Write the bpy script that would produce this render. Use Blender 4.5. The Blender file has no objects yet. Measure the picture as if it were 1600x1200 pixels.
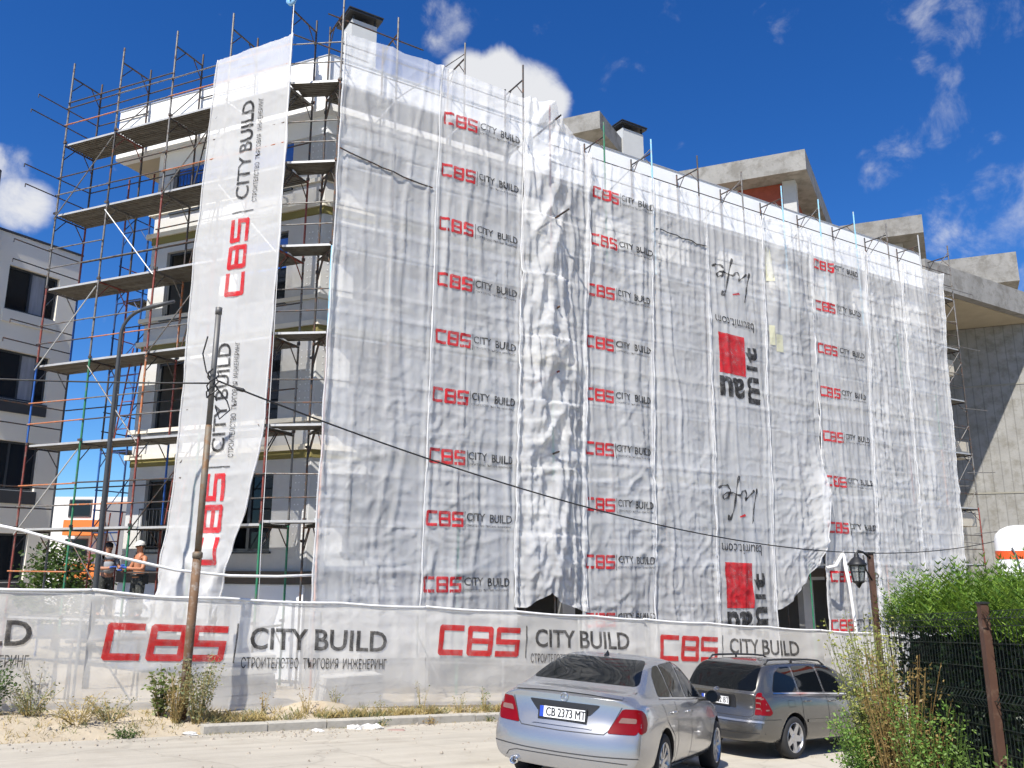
import bpy, bmesh, math, random
from mathutils import Vector, Matrix, Quaternion, noise
from mathutils.bvhtree import BVHTree
from mathutils.geometry import delaunay_2d_cdt
R = math.radians
random.seed(7)
SC = bpy.context.scene
COL = SC.collection

# ------------------------------------------------------------------ camera
cam_d = bpy.data.cameras.new('camera'); cam = bpy.data.objects.new('camera', cam_d); COL.objects.link(cam)
cam_d.sensor_fit = 'HORIZONTAL'; cam_d.sensor_width = 36.0; cam_d.lens = 36.0 * 1280 / 1600
cam_d.clip_start = 0.1; cam_d.clip_end = 3000
cam.location = (0, 0, 2.62); cam.rotation_euler = (R(90 + 12.25), 0, 0)
SC.camera = cam
# ------------------------------------------------------------------ sky, sun, exposure
SUN_AZ, SUN_EL = R(25), R(53)            # sun stands behind the viewer, to the left
TO_SUN = Vector((-math.sin(SUN_AZ) * math.cos(SUN_EL), -math.cos(SUN_AZ) * math.cos(SUN_EL), math.sin(SUN_EL)))
world = bpy.data.worlds.new('World'); SC.world = world; world.use_nodes = True
def build_world():
    nt = world.node_tree; N = nt.nodes; Lk = nt.links; N.clear()
    out = N.new('ShaderNodeOutputWorld'); bg = N.new('ShaderNodeBackground'); bg.inputs['Strength'].default_value = 0.075
    sky = N.new('ShaderNodeTexSky'); sky.sky_type = 'NISHITA'; sky.sun_disc = False
    sky.sun_elevation = SUN_EL; sky.sun_rotation = R(205); sky.altitude = 550; sky.air_density = 1.0; sky.dust_density = 0.25; sky.ozone_density = 3.0
    hs = N.new('ShaderNodeHueSaturation'); hs.inputs['Saturation'].default_value = 1.3; hs.inputs['Hue'].default_value = 0.507
    Lk.new(sky.outputs[0], hs.inputs['Color'])
    tn = N.new('ShaderNodeVectorMath'); tn.operation = 'MULTIPLY'; tn.inputs[1].default_value = (.70, 1.0, 1.26); Lk.new(hs.outputs[0], tn.inputs[0])
    tc = N.new('ShaderNodeTexCoord')
    def math_(op, a, b=None, clamp=False):
        m = N.new('ShaderNodeMath'); m.operation = op; m.use_clamp = clamp
        for i, v in enumerate((a, b)):
            if v is None: continue
            if isinstance(v, (int, float)): m.inputs[i].default_value = v
            else: Lk.new(v, m.inputs[i])
        return m.outputs[0]
    nz = N.new('ShaderNodeTexNoise'); nz.inputs['Scale'].default_value = 17; nz.inputs['Detail'].default_value = 9; nz.inputs['Roughness'].default_value = 0.6
    nz.inputs['Distortion'].default_value = 0.35
    Lk.new(tc.outputs['Generated'], nz.inputs['Vector'])
    big = N.new('ShaderNodeTexNoise'); big.inputs['Scale'].default_value = 3.1; big.inputs['Detail'].default_value = 3
    Lk.new(tc.outputs['Generated'], big.inputs['Vector'])
    # clouds: direction, angular radius (deg), weight.  The first ones stand over the roofs, the others all round the sky
    cl = [((-.018, .847, .531), 2.5, 1.5), ((.013, .852, .523), 2.5, 1.45), ((.034, .858, .513), 2.0, 1.35), ((-.048, .840, .540), 1.9, 1.2), ((-.075, .806, .587), 2.0, .55),
          ((-.508, .767, .392), 1.5, .6), ((-.506, .784, .360), 1.9, .92), ((-.525, .755, .390), 1.6, .7), ((.436, .724, .535), 4.0, .36), ((.47, .722, .508), 3.6, .32), ((.442, .742, .504), 2.4, .44),
          ((.412, .807, .424), 2.4, .50), ((.438, .789, .43), 2.2, .40), ((.462, .769, .441), 2.6, .40), ((.513, .787, .343), 4, .40), ((.503, .803, .321), 4, .52), ((.445, .817, .367), 2.6, .34),
          ((-.8, -.3, .5), 9, .9), ((.9, -.2, .35), 10, .8), ((.2, -.9, .4), 8, .9), ((-.5, -.7, .45), 7, .8), ((.75, .3, .6), 5, .6), ((-.78, .3, .5), 6, .7), ((.5, -.6, .6), 8, .6)]
    tot = None
    for d, rad, wgt in cl:
        d = Vector(d).normalized()
        dp = N.new('ShaderNodeVectorMath'); dp.operation = 'DOT_PRODUCT'; dp.inputs[1].default_value = d
        Lk.new(tc.outputs['Generated'], dp.inputs[0])
        mr = N.new('ShaderNodeMapRange'); mr.interpolation_type = 'SMOOTHSTEP'
        mr.inputs['From Min'].default_value = math.cos(R(rad * 1.25)); mr.inputs['From Max'].default_value = math.cos(R(rad * 0.12))
        mr.inputs['To Max'].default_value = wgt * 1.05
        Lk.new(dp.outputs['Value'], mr.inputs['Value'])
        tot = mr.outputs[0] if tot is None else math_('MAXIMUM', tot, mr.outputs[0])
    wis = math_('MULTIPLY', math_('SUBTRACT', big.outputs[0], 0.5), 0.5)
    dens = math_('ADD', math_('ADD', tot, wis), math_('MULTIPLY', math_('SUBTRACT', nz.outputs[0], 0.5), 2.1))
    ms = N.new('ShaderNodeMapRange'); ms.interpolation_type = 'SMOOTHSTEP'
    ms.inputs['From Min'].default_value = 0.26; ms.inputs['From Max'].default_value = 1.25
    Lk.new(dens, ms.inputs['Value'])
    mix = N.new('ShaderNodeMixRGB'); Lk.new(ms.outputs[0], mix.inputs['Fac']); Lk.new(tn.outputs[0], mix.inputs[1]); mix.inputs[2].default_value = (6.9, 7.0, 7.3, 1)
    Lk.new(mix.outputs[0], bg.inputs['Color']); Lk.new(bg.outputs[0], out.inputs['Surface'])
build_world()
sun_d = bpy.data.lights.new('sun', 'SUN'); sun = bpy.data.objects.new('sun', sun_d); COL.objects.link(sun)
sun_d.energy = 5.0; sun_d.angle = R(0.53); sun_d.color = (1.0, 0.957, 0.88)
sun.rotation_euler = TO_SUN.to_track_quat('Z', 'Y').to_euler(); sun.location = (-20, -30, 50)
SC.view_settings.view_transform = 'Standard'; SC.view_settings.look = 'None'; SC.view_settings.exposure = 0.64; SC.view_settings.gamma = 1.0
SC.view_settings.use_curve_mapping = False
SC.cycles.use_adaptive_sampling = True; SC.cycles.adaptive_threshold = .035; SC.cycles.use_denoising = True
SC.cycles.transparent_max_bounces = 10; SC.cycles.max_bounces = 4; SC.cycles.diffuse_bounces = 2

# ------------------------------------------------------------------ site frames
D1 = Vector((math.sin(R(57.5)), math.cos(R(57.5)), 0)); NF = Vector((-D1.y, D1.x, 0))          # long facade: along, inwards
D2 = Vector((-math.sin(R(67.4)), math.cos(R(67.4)), 0)); NL = Vector((-D2.y, D2.x, 0)) * -1     # end face: along, inwards
DB = Vector((math.sin(R(28)), math.cos(R(28)), 0))
F0 = Vector((-3.94, 16.9, 0)); L0 = Vector((-5.15, 17.0, 0)); P0 = Vector((-3.7, 14.8, 0))
UP = Vector((0, 0, 1))
def Fp(s, off, z): return F0 + D1 * s + NF * off + UP * z
def Lp(s, off, z): return L0 + D2 * s + NL * off + UP * z
def Pp(s, off, z): return P0 + D1 * s + NF * off + UP * z
KX, KY = Vector((.77, .638, 0)), Vector((-.638, .77, 0))
K0 = Vector((-4.59, 12.81, 0))
def sstep(a, b, x):
    t = max(0, min(1, (x - a) / (b - a))); return t * t * (3 - 2 * t)
def plane_z(x, y):
    z = -.0586 * (x + 3.7) - .052 * (y - 14.8)
    dx, dy = x + 4.59, y - 12.81; z += .2 * sstep(0, -4, -.638 * dx + .77 * dy) * sstep(6.4, 3.5, .77 * dx + .638 * dy)
    if z > .8: z = .8 + .5 * math.tanh((z - .8) / .5)
    if z < -2: z = -2 - 2 * math.tanh((-z - 2) / 2)
    return z
def ground_z(x, y):
    d = Vector((x, y, 0)) - K0; e = d.dot(KY); a = d.dot(KX)
    z = plane_z(x, y)
    left = sstep(.3, -.8, a)
    up = left * .2 * sstep(-.1, .9, e) + (1 - left) * (.13 * sstep(.10, .2, e) + .05 * sstep(.3, .8, e))
    bump = 0.0
    if -.2 < e < 40: bump = .035 * noise.noise(Vector((x * 1.3, y * 1.3, 3))) + .02 * noise.noise(Vector((x * 4, y * 4, 1)))
    base = z - .05 * (1 - sstep(-.05, .25, e))
    return base + up + bump * sstep(0.05, .5, e)

# ------------------------------------------------------------------ materials
MATS = {}
def mat(name, color, rough=.6, metal=0.0, var=.12, scale=3.0, bump=0.0, bscale=None, color2=None, fac2=(.5, .65), spec=.5, coat=0.0, stretch=None, coords='world', trans=0):
    if name in MATS: return MATS[name]
    m = bpy.data.materials.new(name); m.use_nodes = True; nt = m.node_tree; N = nt.nodes; Lk = nt.links
    b = N['Principled BSDF']; b.inputs['Roughness'].default_value = rough; b.inputs['Metallic'].default_value = metal
    b.inputs['Specular IOR Level'].default_value = spec; b.inputs['Coat Weight'].default_value = coat; b.inputs['Coat Roughness'].default_value = .06
    if trans: b.inputs['Transmission Weight'].default_value = trans
    if coords == 'world': src = N.new('ShaderNodeNewGeometry').outputs['Position']
    else: src = N.new('ShaderNodeTexCoord').outputs['Object']
    if stretch:
        mp = N.new('ShaderNodeMapping'); mp.inputs['Scale'].default_value = stretch; Lk.new(src, mp.inputs['Vector']); src = mp.outputs[0]
    nz = N.new('ShaderNodeTexNoise'); nz.inputs['Scale'].default_value = scale; nz.inputs['Detail'].default_value = 6; nz.inputs['Roughness'].default_value = .6
    Lk.new(src, nz.inputs['Vector'])
    rp = N.new('ShaderNodeMapRange'); rp.inputs['From Min'].default_value = .25; rp.inputs['From Max'].default_value = .75
    rp.inputs['To Min'].default_value = 1 - var; rp.inputs['To Max'].default_value = 1 + var
    Lk.new(nz.outputs[0], rp.inputs['Value'])
    mul = N.new('ShaderNodeVectorMath'); mul.operation = 'SCALE'; mul.inputs[0].default_value = color[:3]; Lk.new(rp.outputs[0], mul.inputs['Scale'])
    cur = mul.outputs[0]
    if color2:
        n2 = N.new('ShaderNodeTexNoise'); n2.inputs['Scale'].default_value = scale * 1.7; n2.inputs['Detail'].default_value = 8; n2.inputs['Roughness'].default_value = .7
        ad = N.new('ShaderNodeVectorMath'); ad.operation = 'ADD'; ad.inputs[1].default_value = (13.1, 5.7, 2.3); Lk.new(src, ad.inputs[0]); Lk.new(ad.outputs[0], n2.inputs['Vector'])
        r2 = N.new('ShaderNodeMapRange'); r2.inputs['From Min'].default_value = fac2[0]; r2.inputs['From Max'].default_value = fac2[1]; Lk.new(n2.outputs[0], r2.inputs['Value'])
        mx = N.new('ShaderNodeMixRGB'); Lk.new(r2.outputs[0], mx.inputs['Fac']); Lk.new(cur, mx.inputs[1]); mx.inputs[2].default_value = (*color2[:3], 1); cur = mx.outputs[0]
    Lk.new(cur, b.inputs['Base Color'])
    if bump:
        bn = N.new('ShaderNodeTexNoise'); bn.inputs['Scale'].default_value = bscale or scale * 4; bn.inputs['Detail'].default_value = 6; Lk.new(src, bn.inputs['Vector'])
        bp = N.new('ShaderNodeBump'); bp.inputs['Strength'].default_value = .6; bp.inputs['Distance'].default_value = bump; Lk.new(bn.outputs[0], bp.inputs['Height']); Lk.new(bp.outputs[0], b.inputs['Normal'])
    MATS[name] = m; return m
def net_mat(name, color, transp=.25, trl=.4, bump=.05, worn=0.0):
    m = bpy.data.materials.new(name); m.use_nodes = True; nt = m.node_tree; N = nt.nodes; Lk = nt.links; N.clear()
    out = N.new('ShaderNodeOutputMaterial'); df = N.new('ShaderNodeBsdfDiffuse'); tl = N.new('ShaderNodeBsdfTranslucent'); tp = N.new('ShaderNodeBsdfTransparent')
    geo = N.new('ShaderNodeNewGeometry')
    mp = N.new('ShaderNodeMapping'); mp.inputs['Scale'].default_value = (1, 1, .55); Lk.new(geo.outputs['Position'], mp.inputs['Vector'])
    n1 = N.new('ShaderNodeTexNoise'); n1.inputs['Scale'].default_value = 1.1; n1.inputs['Detail'].default_value = 5; Lk.new(mp.outputs[0], n1.inputs['Vector'])
    r1 = N.new('ShaderNodeMapRange'); r1.inputs['From Min'].default_value = .3; r1.inputs['From Max'].default_value = .7; r1.inputs['To Min'].default_value = .9; r1.inputs['To Max'].default_value = 1.05; Lk.new(n1.outputs[0], r1.inputs['Value'])
    mul = N.new('ShaderNodeVectorMath'); mul.operation = 'SCALE'; mul.inputs[0].default_value = color; Lk.new(r1.outputs[0], mul.inputs['Scale'])
    Lk.new(mul.outputs[0], df.inputs['Color']); Lk.new(mul.outputs[0], tl.inputs['Color'])
    # creases: warped cell facets with crisp borders, stronger in some patches, plus a finer set
    wn = N.new('ShaderNodeTexNoise'); wn.inputs['Scale'].default_value = 1.3; wn.inputs['Detail'].default_value = 3; Lk.new(geo.outputs['Position'], wn.inputs['Vector'])
    wa = N.new('ShaderNodeVectorMath'); wa.operation = 'MULTIPLY_ADD'; wa.inputs[1].default_value = (.9, .9, .9); Lk.new(wn.outputs['Color'], wa.inputs[0]); Lk.new(geo.outputs['Position'], wa.inputs[2])
    hs_ = None
    for sc_, st_, amp in ((1.0, (2.2, 2.2, 3.6), .8), (1.0, (7.0, 7.0, 8.0), .4)):
        m_ = N.new('ShaderNodeMapping'); m_.inputs['Scale'].default_value = st_; Lk.new(wa.outputs[0], m_.inputs['Vector'])
        vo = N.new('ShaderNodeTexVoronoi'); vo.feature = 'F1'; vo.inputs['Scale'].default_value = sc_; Lk.new(m_.outputs[0], vo.inputs['Vector'])
        mm = N.new('ShaderNodeMath'); mm.operation = 'MULTIPLY'; mm.inputs[1].default_value = amp; Lk.new(vo.outputs['Distance'], mm.inputs[0])
        if hs_ is None: hs_ = mm.outputs[0]
        else:
            ad_ = N.new('ShaderNodeMath'); ad_.operation = 'ADD'; Lk.new(hs_, ad_.inputs[0]); Lk.new(mm.outputs[0], ad_.inputs[1]); hs_ = ad_.outputs[0]
    pn = N.new('ShaderNodeTexNoise'); pn.inputs['Scale'].default_value = .55; pn.inputs['Detail'].default_value = 3; Lk.new(geo.outputs['Position'], pn.inputs['Vector'])
    pr_ = N.new('ShaderNodeMapRange'); pr_.inputs['From Min'].default_value = .38; pr_.inputs['From Max'].default_value = .62; pr_.inputs['To Min'].default_value = .12; pr_.inputs['To Max'].default_value = 1.0; Lk.new(pn.outputs[0], pr_.inputs['Value'])
    bp = N.new('ShaderNodeBump'); bp.inputs['Distance'].default_value = bump; Lk.new(pr_.outputs[0], bp.inputs['Strength']); Lk.new(hs_, bp.inputs['Height'])
    Lk.new(bp.outputs[0], df.inputs['Normal'])
    m1 = N.new('ShaderNodeMixShader'); m1.inputs[0].default_value = trl; Lk.new(df.outputs[0], m1.inputs[1]); Lk.new(tl.outputs[0], m1.inputs[2])
    r2 = N.new('ShaderNodeMapRange'); r2.inputs['From Min'].default_value = .3; r2.inputs['From Max'].default_value = .7; r2.inputs['To Min'].default_value = transp * .8; r2.inputs['To Max'].default_value = transp * 1.25; Lk.new(n1.outputs[0], r2.inputs['Value'])
    if worn:                                             # print rubbed off in patches and along creases
        wr = N.new('ShaderNodeTexNoise'); wr.inputs['Scale'].default_value = 5; wr.inputs['Detail'].default_value = 8; wr.inputs['Roughness'].default_value = .75; Lk.new(geo.outputs['Position'], wr.inputs['Vector'])
        r2 = N.new('ShaderNodeMapRange'); r2.inputs['From Min'].default_value = .42; r2.inputs['From Max'].default_value = .72; r2.inputs['To Min'].default_value = transp; r2.inputs['To Max'].default_value = worn; Lk.new(wr.outputs[0], r2.inputs['Value'])
    m2 = N.new('ShaderNodeMixShader'); Lk.new(r2.outputs[0], m2.inputs[0]); Lk.new(m1.outputs[0], m2.inputs[1]); Lk.new(tp.outputs[0], m2.inputs[2])
    Lk.new(m2.outputs[0], out.inputs['Surface']); MATS[name] = m; return m
def leaf_mat(name, c, c2, rough=.5):
    m = bpy.data.materials.new(name); m.use_nodes = True; nt = m.node_tree; N = nt.nodes; Lk = nt.links; b = N['Principled BSDF']
    b.inputs['Roughness'].default_value = rough; b.inputs['Specular IOR Level'].default_value = .3
    g = N.new('ShaderNodeNewGeometry'); mx = N.new('ShaderNodeMixRGB'); Lk.new(g.outputs['Random Per Island'], mx.inputs['Fac']); mx.inputs[1].default_value = (*c, 1); mx.inputs[2].default_value = (*c2, 1)
    Lk.new(mx.outputs[0], b.inputs['Base Color'])
    tl = N.new('ShaderNodeBsdfTranslucent'); Lk.new(mx.outputs[0], tl.inputs['Color']); ms = N.new('ShaderNodeMixShader'); ms.inputs[0].default_value = .3
    out = N['Material Output']; Lk.new(b.outputs[0], ms.inputs[1]); Lk.new(tl.outputs[0], ms.inputs[2]); Lk.new(ms.outputs[0], out.inputs['Surface']); MATS[name] = m; return m
def lined_mat(name, color, axis_scale, rough=.85, board=.6, stain=(.5, .75), stainc=None, zlines=True):
    """raw concrete: shutter-board joints at a fixed spacing, blotches and grain"""
    m = mat(name, color, rough, 0, .16, 1.3, .012, 14, stainc, stain)
    nt = m.node_tree; N = nt.nodes; Lk = nt.links; b = N['Principled BSDF']
    src = b.inputs['Base Color'].links[0].from_socket
    g = N.new('ShaderNodeNewGeometry'); w = N.new('ShaderNodeTexWave'); w.wave_type = 'BANDS'; w.bands_direction = 'X'; w.inputs['Scale'].default_value = 1; w.inputs['Distortion'].default_value = .4; w.inputs['Detail'].default_value = 2
    mp = N.new('ShaderNodeMapping'); mp.inputs['Scale'].default_value = axis_scale; mp.inputs['Rotation'].default_value = (0, 0, 0); Lk.new(g.outputs['Position'], mp.inputs['Vector']); Lk.new(mp.outputs[0], w.inputs['Vector'])
    r = N.new('ShaderNodeMapRange'); r.inputs['From Min'].default_value = .0; r.inputs['From Max'].default_value = .06; r.inputs['To Min'].default_value = board; r.inputs['To Max'].default_value = 1; Lk.new(w.outputs['Fac'], r.inputs['Value'])
    ml = N.new('ShaderNodeVectorMath'); ml.operation = 'SCALE'; Lk.new(src, ml.inputs[0]); Lk.new(r.outputs[0], ml.inputs['Scale']); Lk.new(ml.outputs[0], b.inputs['Base Color'])
    return m
galv = mat('galvanised_tube', (.20, .19, .175), .5, .4, .2, 5, color2=(.10, .055, .035), fac2=(.52, .62))
galv_d = mat('dull_tube', (.07, .067, .064), .55, .4, .25, 6, color2=(.16, .07, .035), fac2=(.5, .62))
galv_w = mat('bright_tube', (.5, .5, .48), .4, .3, .12, 5)
red_t = mat('red_oxide_tube', (.20, .04, .028), .6, 0, .25, 6, color2=(.2, .16, .13), fac2=(.52, .66))
green_t = mat('green_tube', (.025, .17, .085), .5, 0, .25, 6, color2=(.14, .12, .1), fac2=(.56, .66))
blue_t = mat('blue_tube', (.02, .10, .36), .5, 0, .25, 6, color2=(.12, .1, .09), fac2=(.58, .68))
lblue_t = mat('pale_blue_tube', (.25, .52, .68), .5, 0, .2, 6, color2=(.4, .4, .38), fac2=(.52, .62))
orange_t = mat('rust_orange_tube', (.42, .14, .05), .7, 0, .3, 7, color2=(.3, .26, .22), fac2=(.52, .62))
deck_m = mat('steel_deck', (.15, .14, .12), .65, .2, .2, 4, color2=(.10, .085, .065), fac2=(.48, .66)); deck_e = mat('deck_edge_steel', (.48, .47, .45), .5, .4, .15, 4)
white_wall = mat('white_render', (.80, .80, .79), .85, 0, .035, 1.2, .003, 30)
grey_wall = mat('grey_render', (.50, .495, .48), .9, 0, .06, 1.4, .004, 24, color2=(.56, .555, .54), fac2=(.5, .7))
cream = mat('cream_band', (.68, .63, .53), .85, 0, .05, 2)
olive = mat('olive_lintel', (.20, .17, .055), .85, 0, .1, 2)
soffit = mat('soffit_beige', (.52, .45, .33), .9, 0, .06, 1.5)
frame_dark = mat('window_frame_grey', (.045, .05, .055), .4, 0, .05, 3)
glass_d = mat('window_glass', (.010, .013, .017), .04, 0, .1, .6, spec=.35)
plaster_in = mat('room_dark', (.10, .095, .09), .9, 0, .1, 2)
insul = mat('insulation_board', (.70, .72, .75), .8, 0, .05, 2)
conc = lined_mat('raw_concrete', (.31, .302, .285), (0, 0, .35), board=.78, stain=(.46, .62), stainc=(.21, .20, .18))
conc_v = lined_mat('raw_concrete_wall', (.265, .258, .24), (.9, 0, 0), board=.72, stain=(.46, .64), stainc=(.19, .18, .155))
brick_m = mat('red_brick', (.26, .06, .035), .9, 0, .2, 6, .01, 20)
metal_cap = mat('chimney_cap_metal', (.03, .032, .035), .5, .3, .1, 3)
net_w = net_mat('white_net', (.90, .895, .885), .46, .22, .013)
net_f = net_mat('fence_net', (.73, .705, .655), .32, .20, .012)
net_b = net_mat('banner_net', (.86, .855, .845), .34, .30, .012)
ink_red = net_mat('red_print', (.60, .03, .04), .06, .2, .022, .6)
ink_blk = net_mat('black_print', (.035, .035, .037), .08, .1, .022, .6)
ink_redf = net_mat('fence_red_print', (.54, .03, .03), .05, .15, .012, .45)
ink_blkf = net_mat('fence_black_print', (.05, .047, .045), .10, .1, .012, .6)
road_m = mat('dusty_concrete_road', (.415, .38, .315), .95, 0, .07, .9, .006, 26, color2=(.36, .325, .265), fac2=(.48, .7))
dirt_m = mat('pale_sand', (.40, .34, .25), .97, 0, .16, 1.6, .03, 9, color2=(.36, .29, .20), fac2=(.5, .68))
kerb_m = mat('kerb_concrete', (.40, .375, .32), .9, 0, .14, 3, .01, 18, color2=(.28, .26, .22), fac2=(.52, .68))

# ------------------------------------------------------------------ mesh helpers
class MB:
    def __init__(s): s.v = []; s.f = []; s.m = []; s.mi = 0
    def quad(s, a, b, c, d):
        n = len(s.v); s.v += [tuple(a), tuple(b), tuple(c), tuple(d)]; s.f.append((n, n + 1, n + 2, n + 3)); s.m.append(s.mi)
    def poly(s, pts):
        n = len(s.v); s.v += [tuple(p) for p in pts]; s.f.append(tuple(range(n, n + len(pts)))); s.m.append(s.mi)
    def obox(s, o, ax, ay, az):
        """box from corner o with edge vectors"""
        o, ax, ay, az = map(Vector, (o, ax, ay, az)); n = len(s.v)
        s.v += [tuple(p) for p in (o, o + ax, o + ax + ay, o + ay, o + az, o + ax + az, o + ax + ay + az, o + ay + az)]
        fs = [(0, 3, 2, 1), (4, 5, 6, 7), (0, 1, 5, 4), (1, 2, 6, 5), (2, 3, 7, 6), (3, 0, 4, 7)]
        if ax.cross(ay).dot(az) < 0: fs = [tuple(reversed(q)) for q in fs]
        s.f += [tuple(n + i for i in q) for q in fs]; s.m += [s.mi] * 6
    def box(s, c, dx, dy, dz): s.obox((c[0] - dx / 2, c[1] - dy / 2, c[2] - dz / 2), (dx, 0, 0), (0, dy, 0), (0, 0, dz))
    def tube(s, p, q, r, n=8, r2=None, cap=True):
        p, q = Vector(p), Vector(q); d = (q - p).normalized(); a = d.orthogonal().normalized(); b = d.cross(a); k = len(s.v); r2 = r if r2 is None else r2
        for i in range(n):
            t = 2 * math.pi * i / n; u = a * math.cos(t) + b * math.sin(t); s.v.append(tuple(p + u * r)); s.v.append(tuple(q + u * r2))
        for i in range(n):
            j = (i + 1) % n; s.f.append((k + 2 * i, k + 2 * j, k + 2 * j + 1, k + 2 * i + 1)); s.m.append(s.mi)
        if cap:
            s.f.append(tuple(k + 2 * i for i in reversed(range(n)))); s.f.append(tuple(k + 2 * i + 1 for i in range(n))); s.m += [s.mi] * 2
    def path(s, pts, r, n=6):
        pts = [Vector(p) for p in pts]; k = len(s.v); ref = None
        for i, p in enumerate(pts):
            d = (pts[min(i + 1, len(pts) - 1)] - pts[max(i - 1, 0)]).normalized()
            a = d.orthogonal().normalized() if ref is None else (ref - d * ref.dot(d)).normalized(); ref = a; b = d.cross(a)
            rr = r[i] if isinstance(r, (list, tuple)) else r
            for j in range(n):
                t = 2 * math.pi * j / n; s.v.append(tuple(p + (a * math.cos(t) + b * math.sin(t)) * rr))
        for i in range(len(pts) - 1):
            for j in range(n):
                j2 = (j + 1) % n; s.f.append((k + i * n + j, k + i * n + j2, k + (i + 1) * n + j2, k + (i + 1) * n + j)); s.m.append(s.mi)
        s.f.append(tuple(k + j for j in reversed(range(n)))); s.f.append(tuple(k + (len(pts) - 1) * n + j for j in range(n))); s.m += [s.mi] * 2
    def lathe(s, o, axis, prof, n=16):
        """prof: (distance along axis, radius)"""
        o = Vector(o); d = Vector(axis).normalized(); a = d.orthogonal().normalized(); b = d.cross(a); k = len(s.v)
        for h, r in prof:
            for j in range(n):
                t = 2 * math.pi * j / n; s.v.append(tuple(o + d * h + (a * math.cos(t) + b * math.sin(t)) * max(r, 1e-4)))
        for i in range(len(prof) - 1):
            for j in range(n):
                j2 = (j + 1) % n; s.f.append((k + i * n + j, k + i * n + j2, k + (i + 1) * n + j2, k + (i + 1) * n + j)); s.m.append(s.mi)
    def mesh(s, name, mats, smooth=False):
        me = bpy.data.meshes.new(name); me.from_pydata(s.v, [], s.f)
        for m in (mats if isinstance(mats, (list, tuple)) else [mats]): me.materials.append(m)
        me.polygons.foreach_set('material_index', s.m)
        if smooth: me.polygons.foreach_set('use_smooth', [True] * len(me.polygons))
        me.update(); return me
    def build(s, name, mats, parent=None, smooth=False):
        return put(name, s.mesh(name, mats, smooth), parent)
def put(name, me, parent=None, loc=None):
    """link a mesh whose vertices are in world space (or local when loc is given) under parent"""
    o = bpy.data.objects.new(name, me); COL.objects.link(o)
    if parent is not None:
        o.parent = parent
        w = WORLD.get(parent.name)
        if w is not None and loc is None: o.matrix_parent_inverse = w.inverted()
    if loc is not None: o.location = loc
    WORLD[o.name] = Matrix.Identity(4) if loc is None else Matrix.Translation(loc)
    return o
WORLD = {}
def tag(o, label=None, cat=None, group=None, kind=None):
    if label: o['label'] = label
    if cat: o['category'] = cat
    if group: o['group'] = group
    if kind: o['kind'] = kind
    return o
def empty(name, loc, label=None, cat=None, group=None, rot=None):
    o = bpy.data.objects.new(name, None); COL.objects.link(o); o.location = loc; o.empty_display_size = .2
    m = Matrix.Translation(loc)
    if rot is not None:
        o.rotation_mode = 'QUATERNION'; o.rotation_quaternion = rot; m = m @ rot.to_matrix().to_4x4()
    WORLD[o.name] = m; tag(o, label, cat, group); return o
TUBE = {}
def tube_part(name, p, q, r, m, parent):
    """a scaffold tube: shared unit cylinder placed between two world points"""
    key = m.name
    if key not in TUBE:
        b = MB(); b.tube((0, 0, 0), (0, 0, 1), 1, 8); TUBE[key] = b.mesh('tube_' + key, m, True)
    p, q = Vector(p), Vector(q); d = q - p
    o = bpy.data.objects.new(name, TUBE[key]); COL.objects.link(o); o.parent = parent
    mw = Matrix.Translation(p) @ d.to_track_quat('Z', 'Y').to_matrix().to_4x4() @ Matrix.Diagonal((r, r, d.length, 1))
    o.matrix_parent_inverse = WORLD[parent.name].inverted(); o.matrix_basis = mw
    return o
def shared(name, me, parent, mw):
    o = bpy.data.objects.new(name, me); COL.objects.link(o); o.parent = parent
    o.matrix_parent_inverse = WORLD[parent.name].inverted(); o.matrix_basis = mw; WORLD[o.name] = mw
    return o
def frame_mat(o, x, y, z):
    x, y, z = Vector(x), Vector(y), Vector(z)
    return Matrix(((x.x, y.x, z.x, o[0]), (x.y, y.y, z.y, o[1]), (x.z, y.z, z.z, o[2]), (0, 0, 0, 1)))

# ------------------------------------------------------------------ ground, road, kerb
def grid_sheet(name, xs, ys, fz, m, keep=None):
    b = MB(); idx = {}
    for j, y in enumerate(ys):
        for i, x in enumerate(xs):
            idx[i, j] = len(b.v); b.v.append((x, y, fz(x, y)))
    for j in range(len(ys) - 1):
        for i in range(len(xs) - 1):
            if keep and not keep((xs[i] + xs[i + 1]) / 2, (ys[j] + ys[j + 1]) / 2): continue
            b.f.append((idx[i, j], idx[i + 1, j], idx[i + 1, j + 1], idx[i, j + 1])); b.m.append(0)
    return b.build(name, m, None, True)
def span(a, b, st): n = max(1, round((b - a) / st)); return [a + (b - a) * i / n for i in range(n + 1)]
gx = [-900, -400, -200, -100, -60, -40, -28, -20, -15] + span(-12, 8, .22)[0:] + [9, 11, 13, 16, 20, 26, 34, 50, 80, 150, 300, 900]
gy = [-200, -60, -20, -8, -2, 2, 6, 9] + span(10.5, 21, .22) + [22, 24, 27, 31, 36, 42, 50, 70, 110, 200, 450, 1500]
tag(grid_sheet('ground', gx, gy, ground_z, dirt_m), 'pale sandy ground of the building site', 'ground', None, 'structure')
b = MB()                                     # road sheet up to the kerb line
us = span(-14, 34, .8); vs = [-40, -25, -18, -13, -10, -8, -6, -4.5, -3, -2, -1.2, -.6, -.2, 0]
for u in us:
    for v in vs:
        edge = 0.0
        if v == 0: edge = (-.05 if u > .3 else (.16 * noise.noise(Vector((u * 1.7, 2, 0))) - .1))
        p = K0 + KX * u + KY * (v + edge); b.v.append((p.x, p.y, plane_z(p.x, p.y) + .006 * noise.noise(Vector((p.x * .6, p.y * .6, 0)))))
for i in range(len(us) - 1):
    for j in range(len(vs) - 1):
        k = i * len(vs) + j; b.f.append((k, k + len(vs), k + len(vs) + 1, k + 1)); b.m.append(0)
tag(b.build('road', road_m, None, True), 'dusty beige concrete street in front of the site fence', 'road', None, 'structure')
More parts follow.
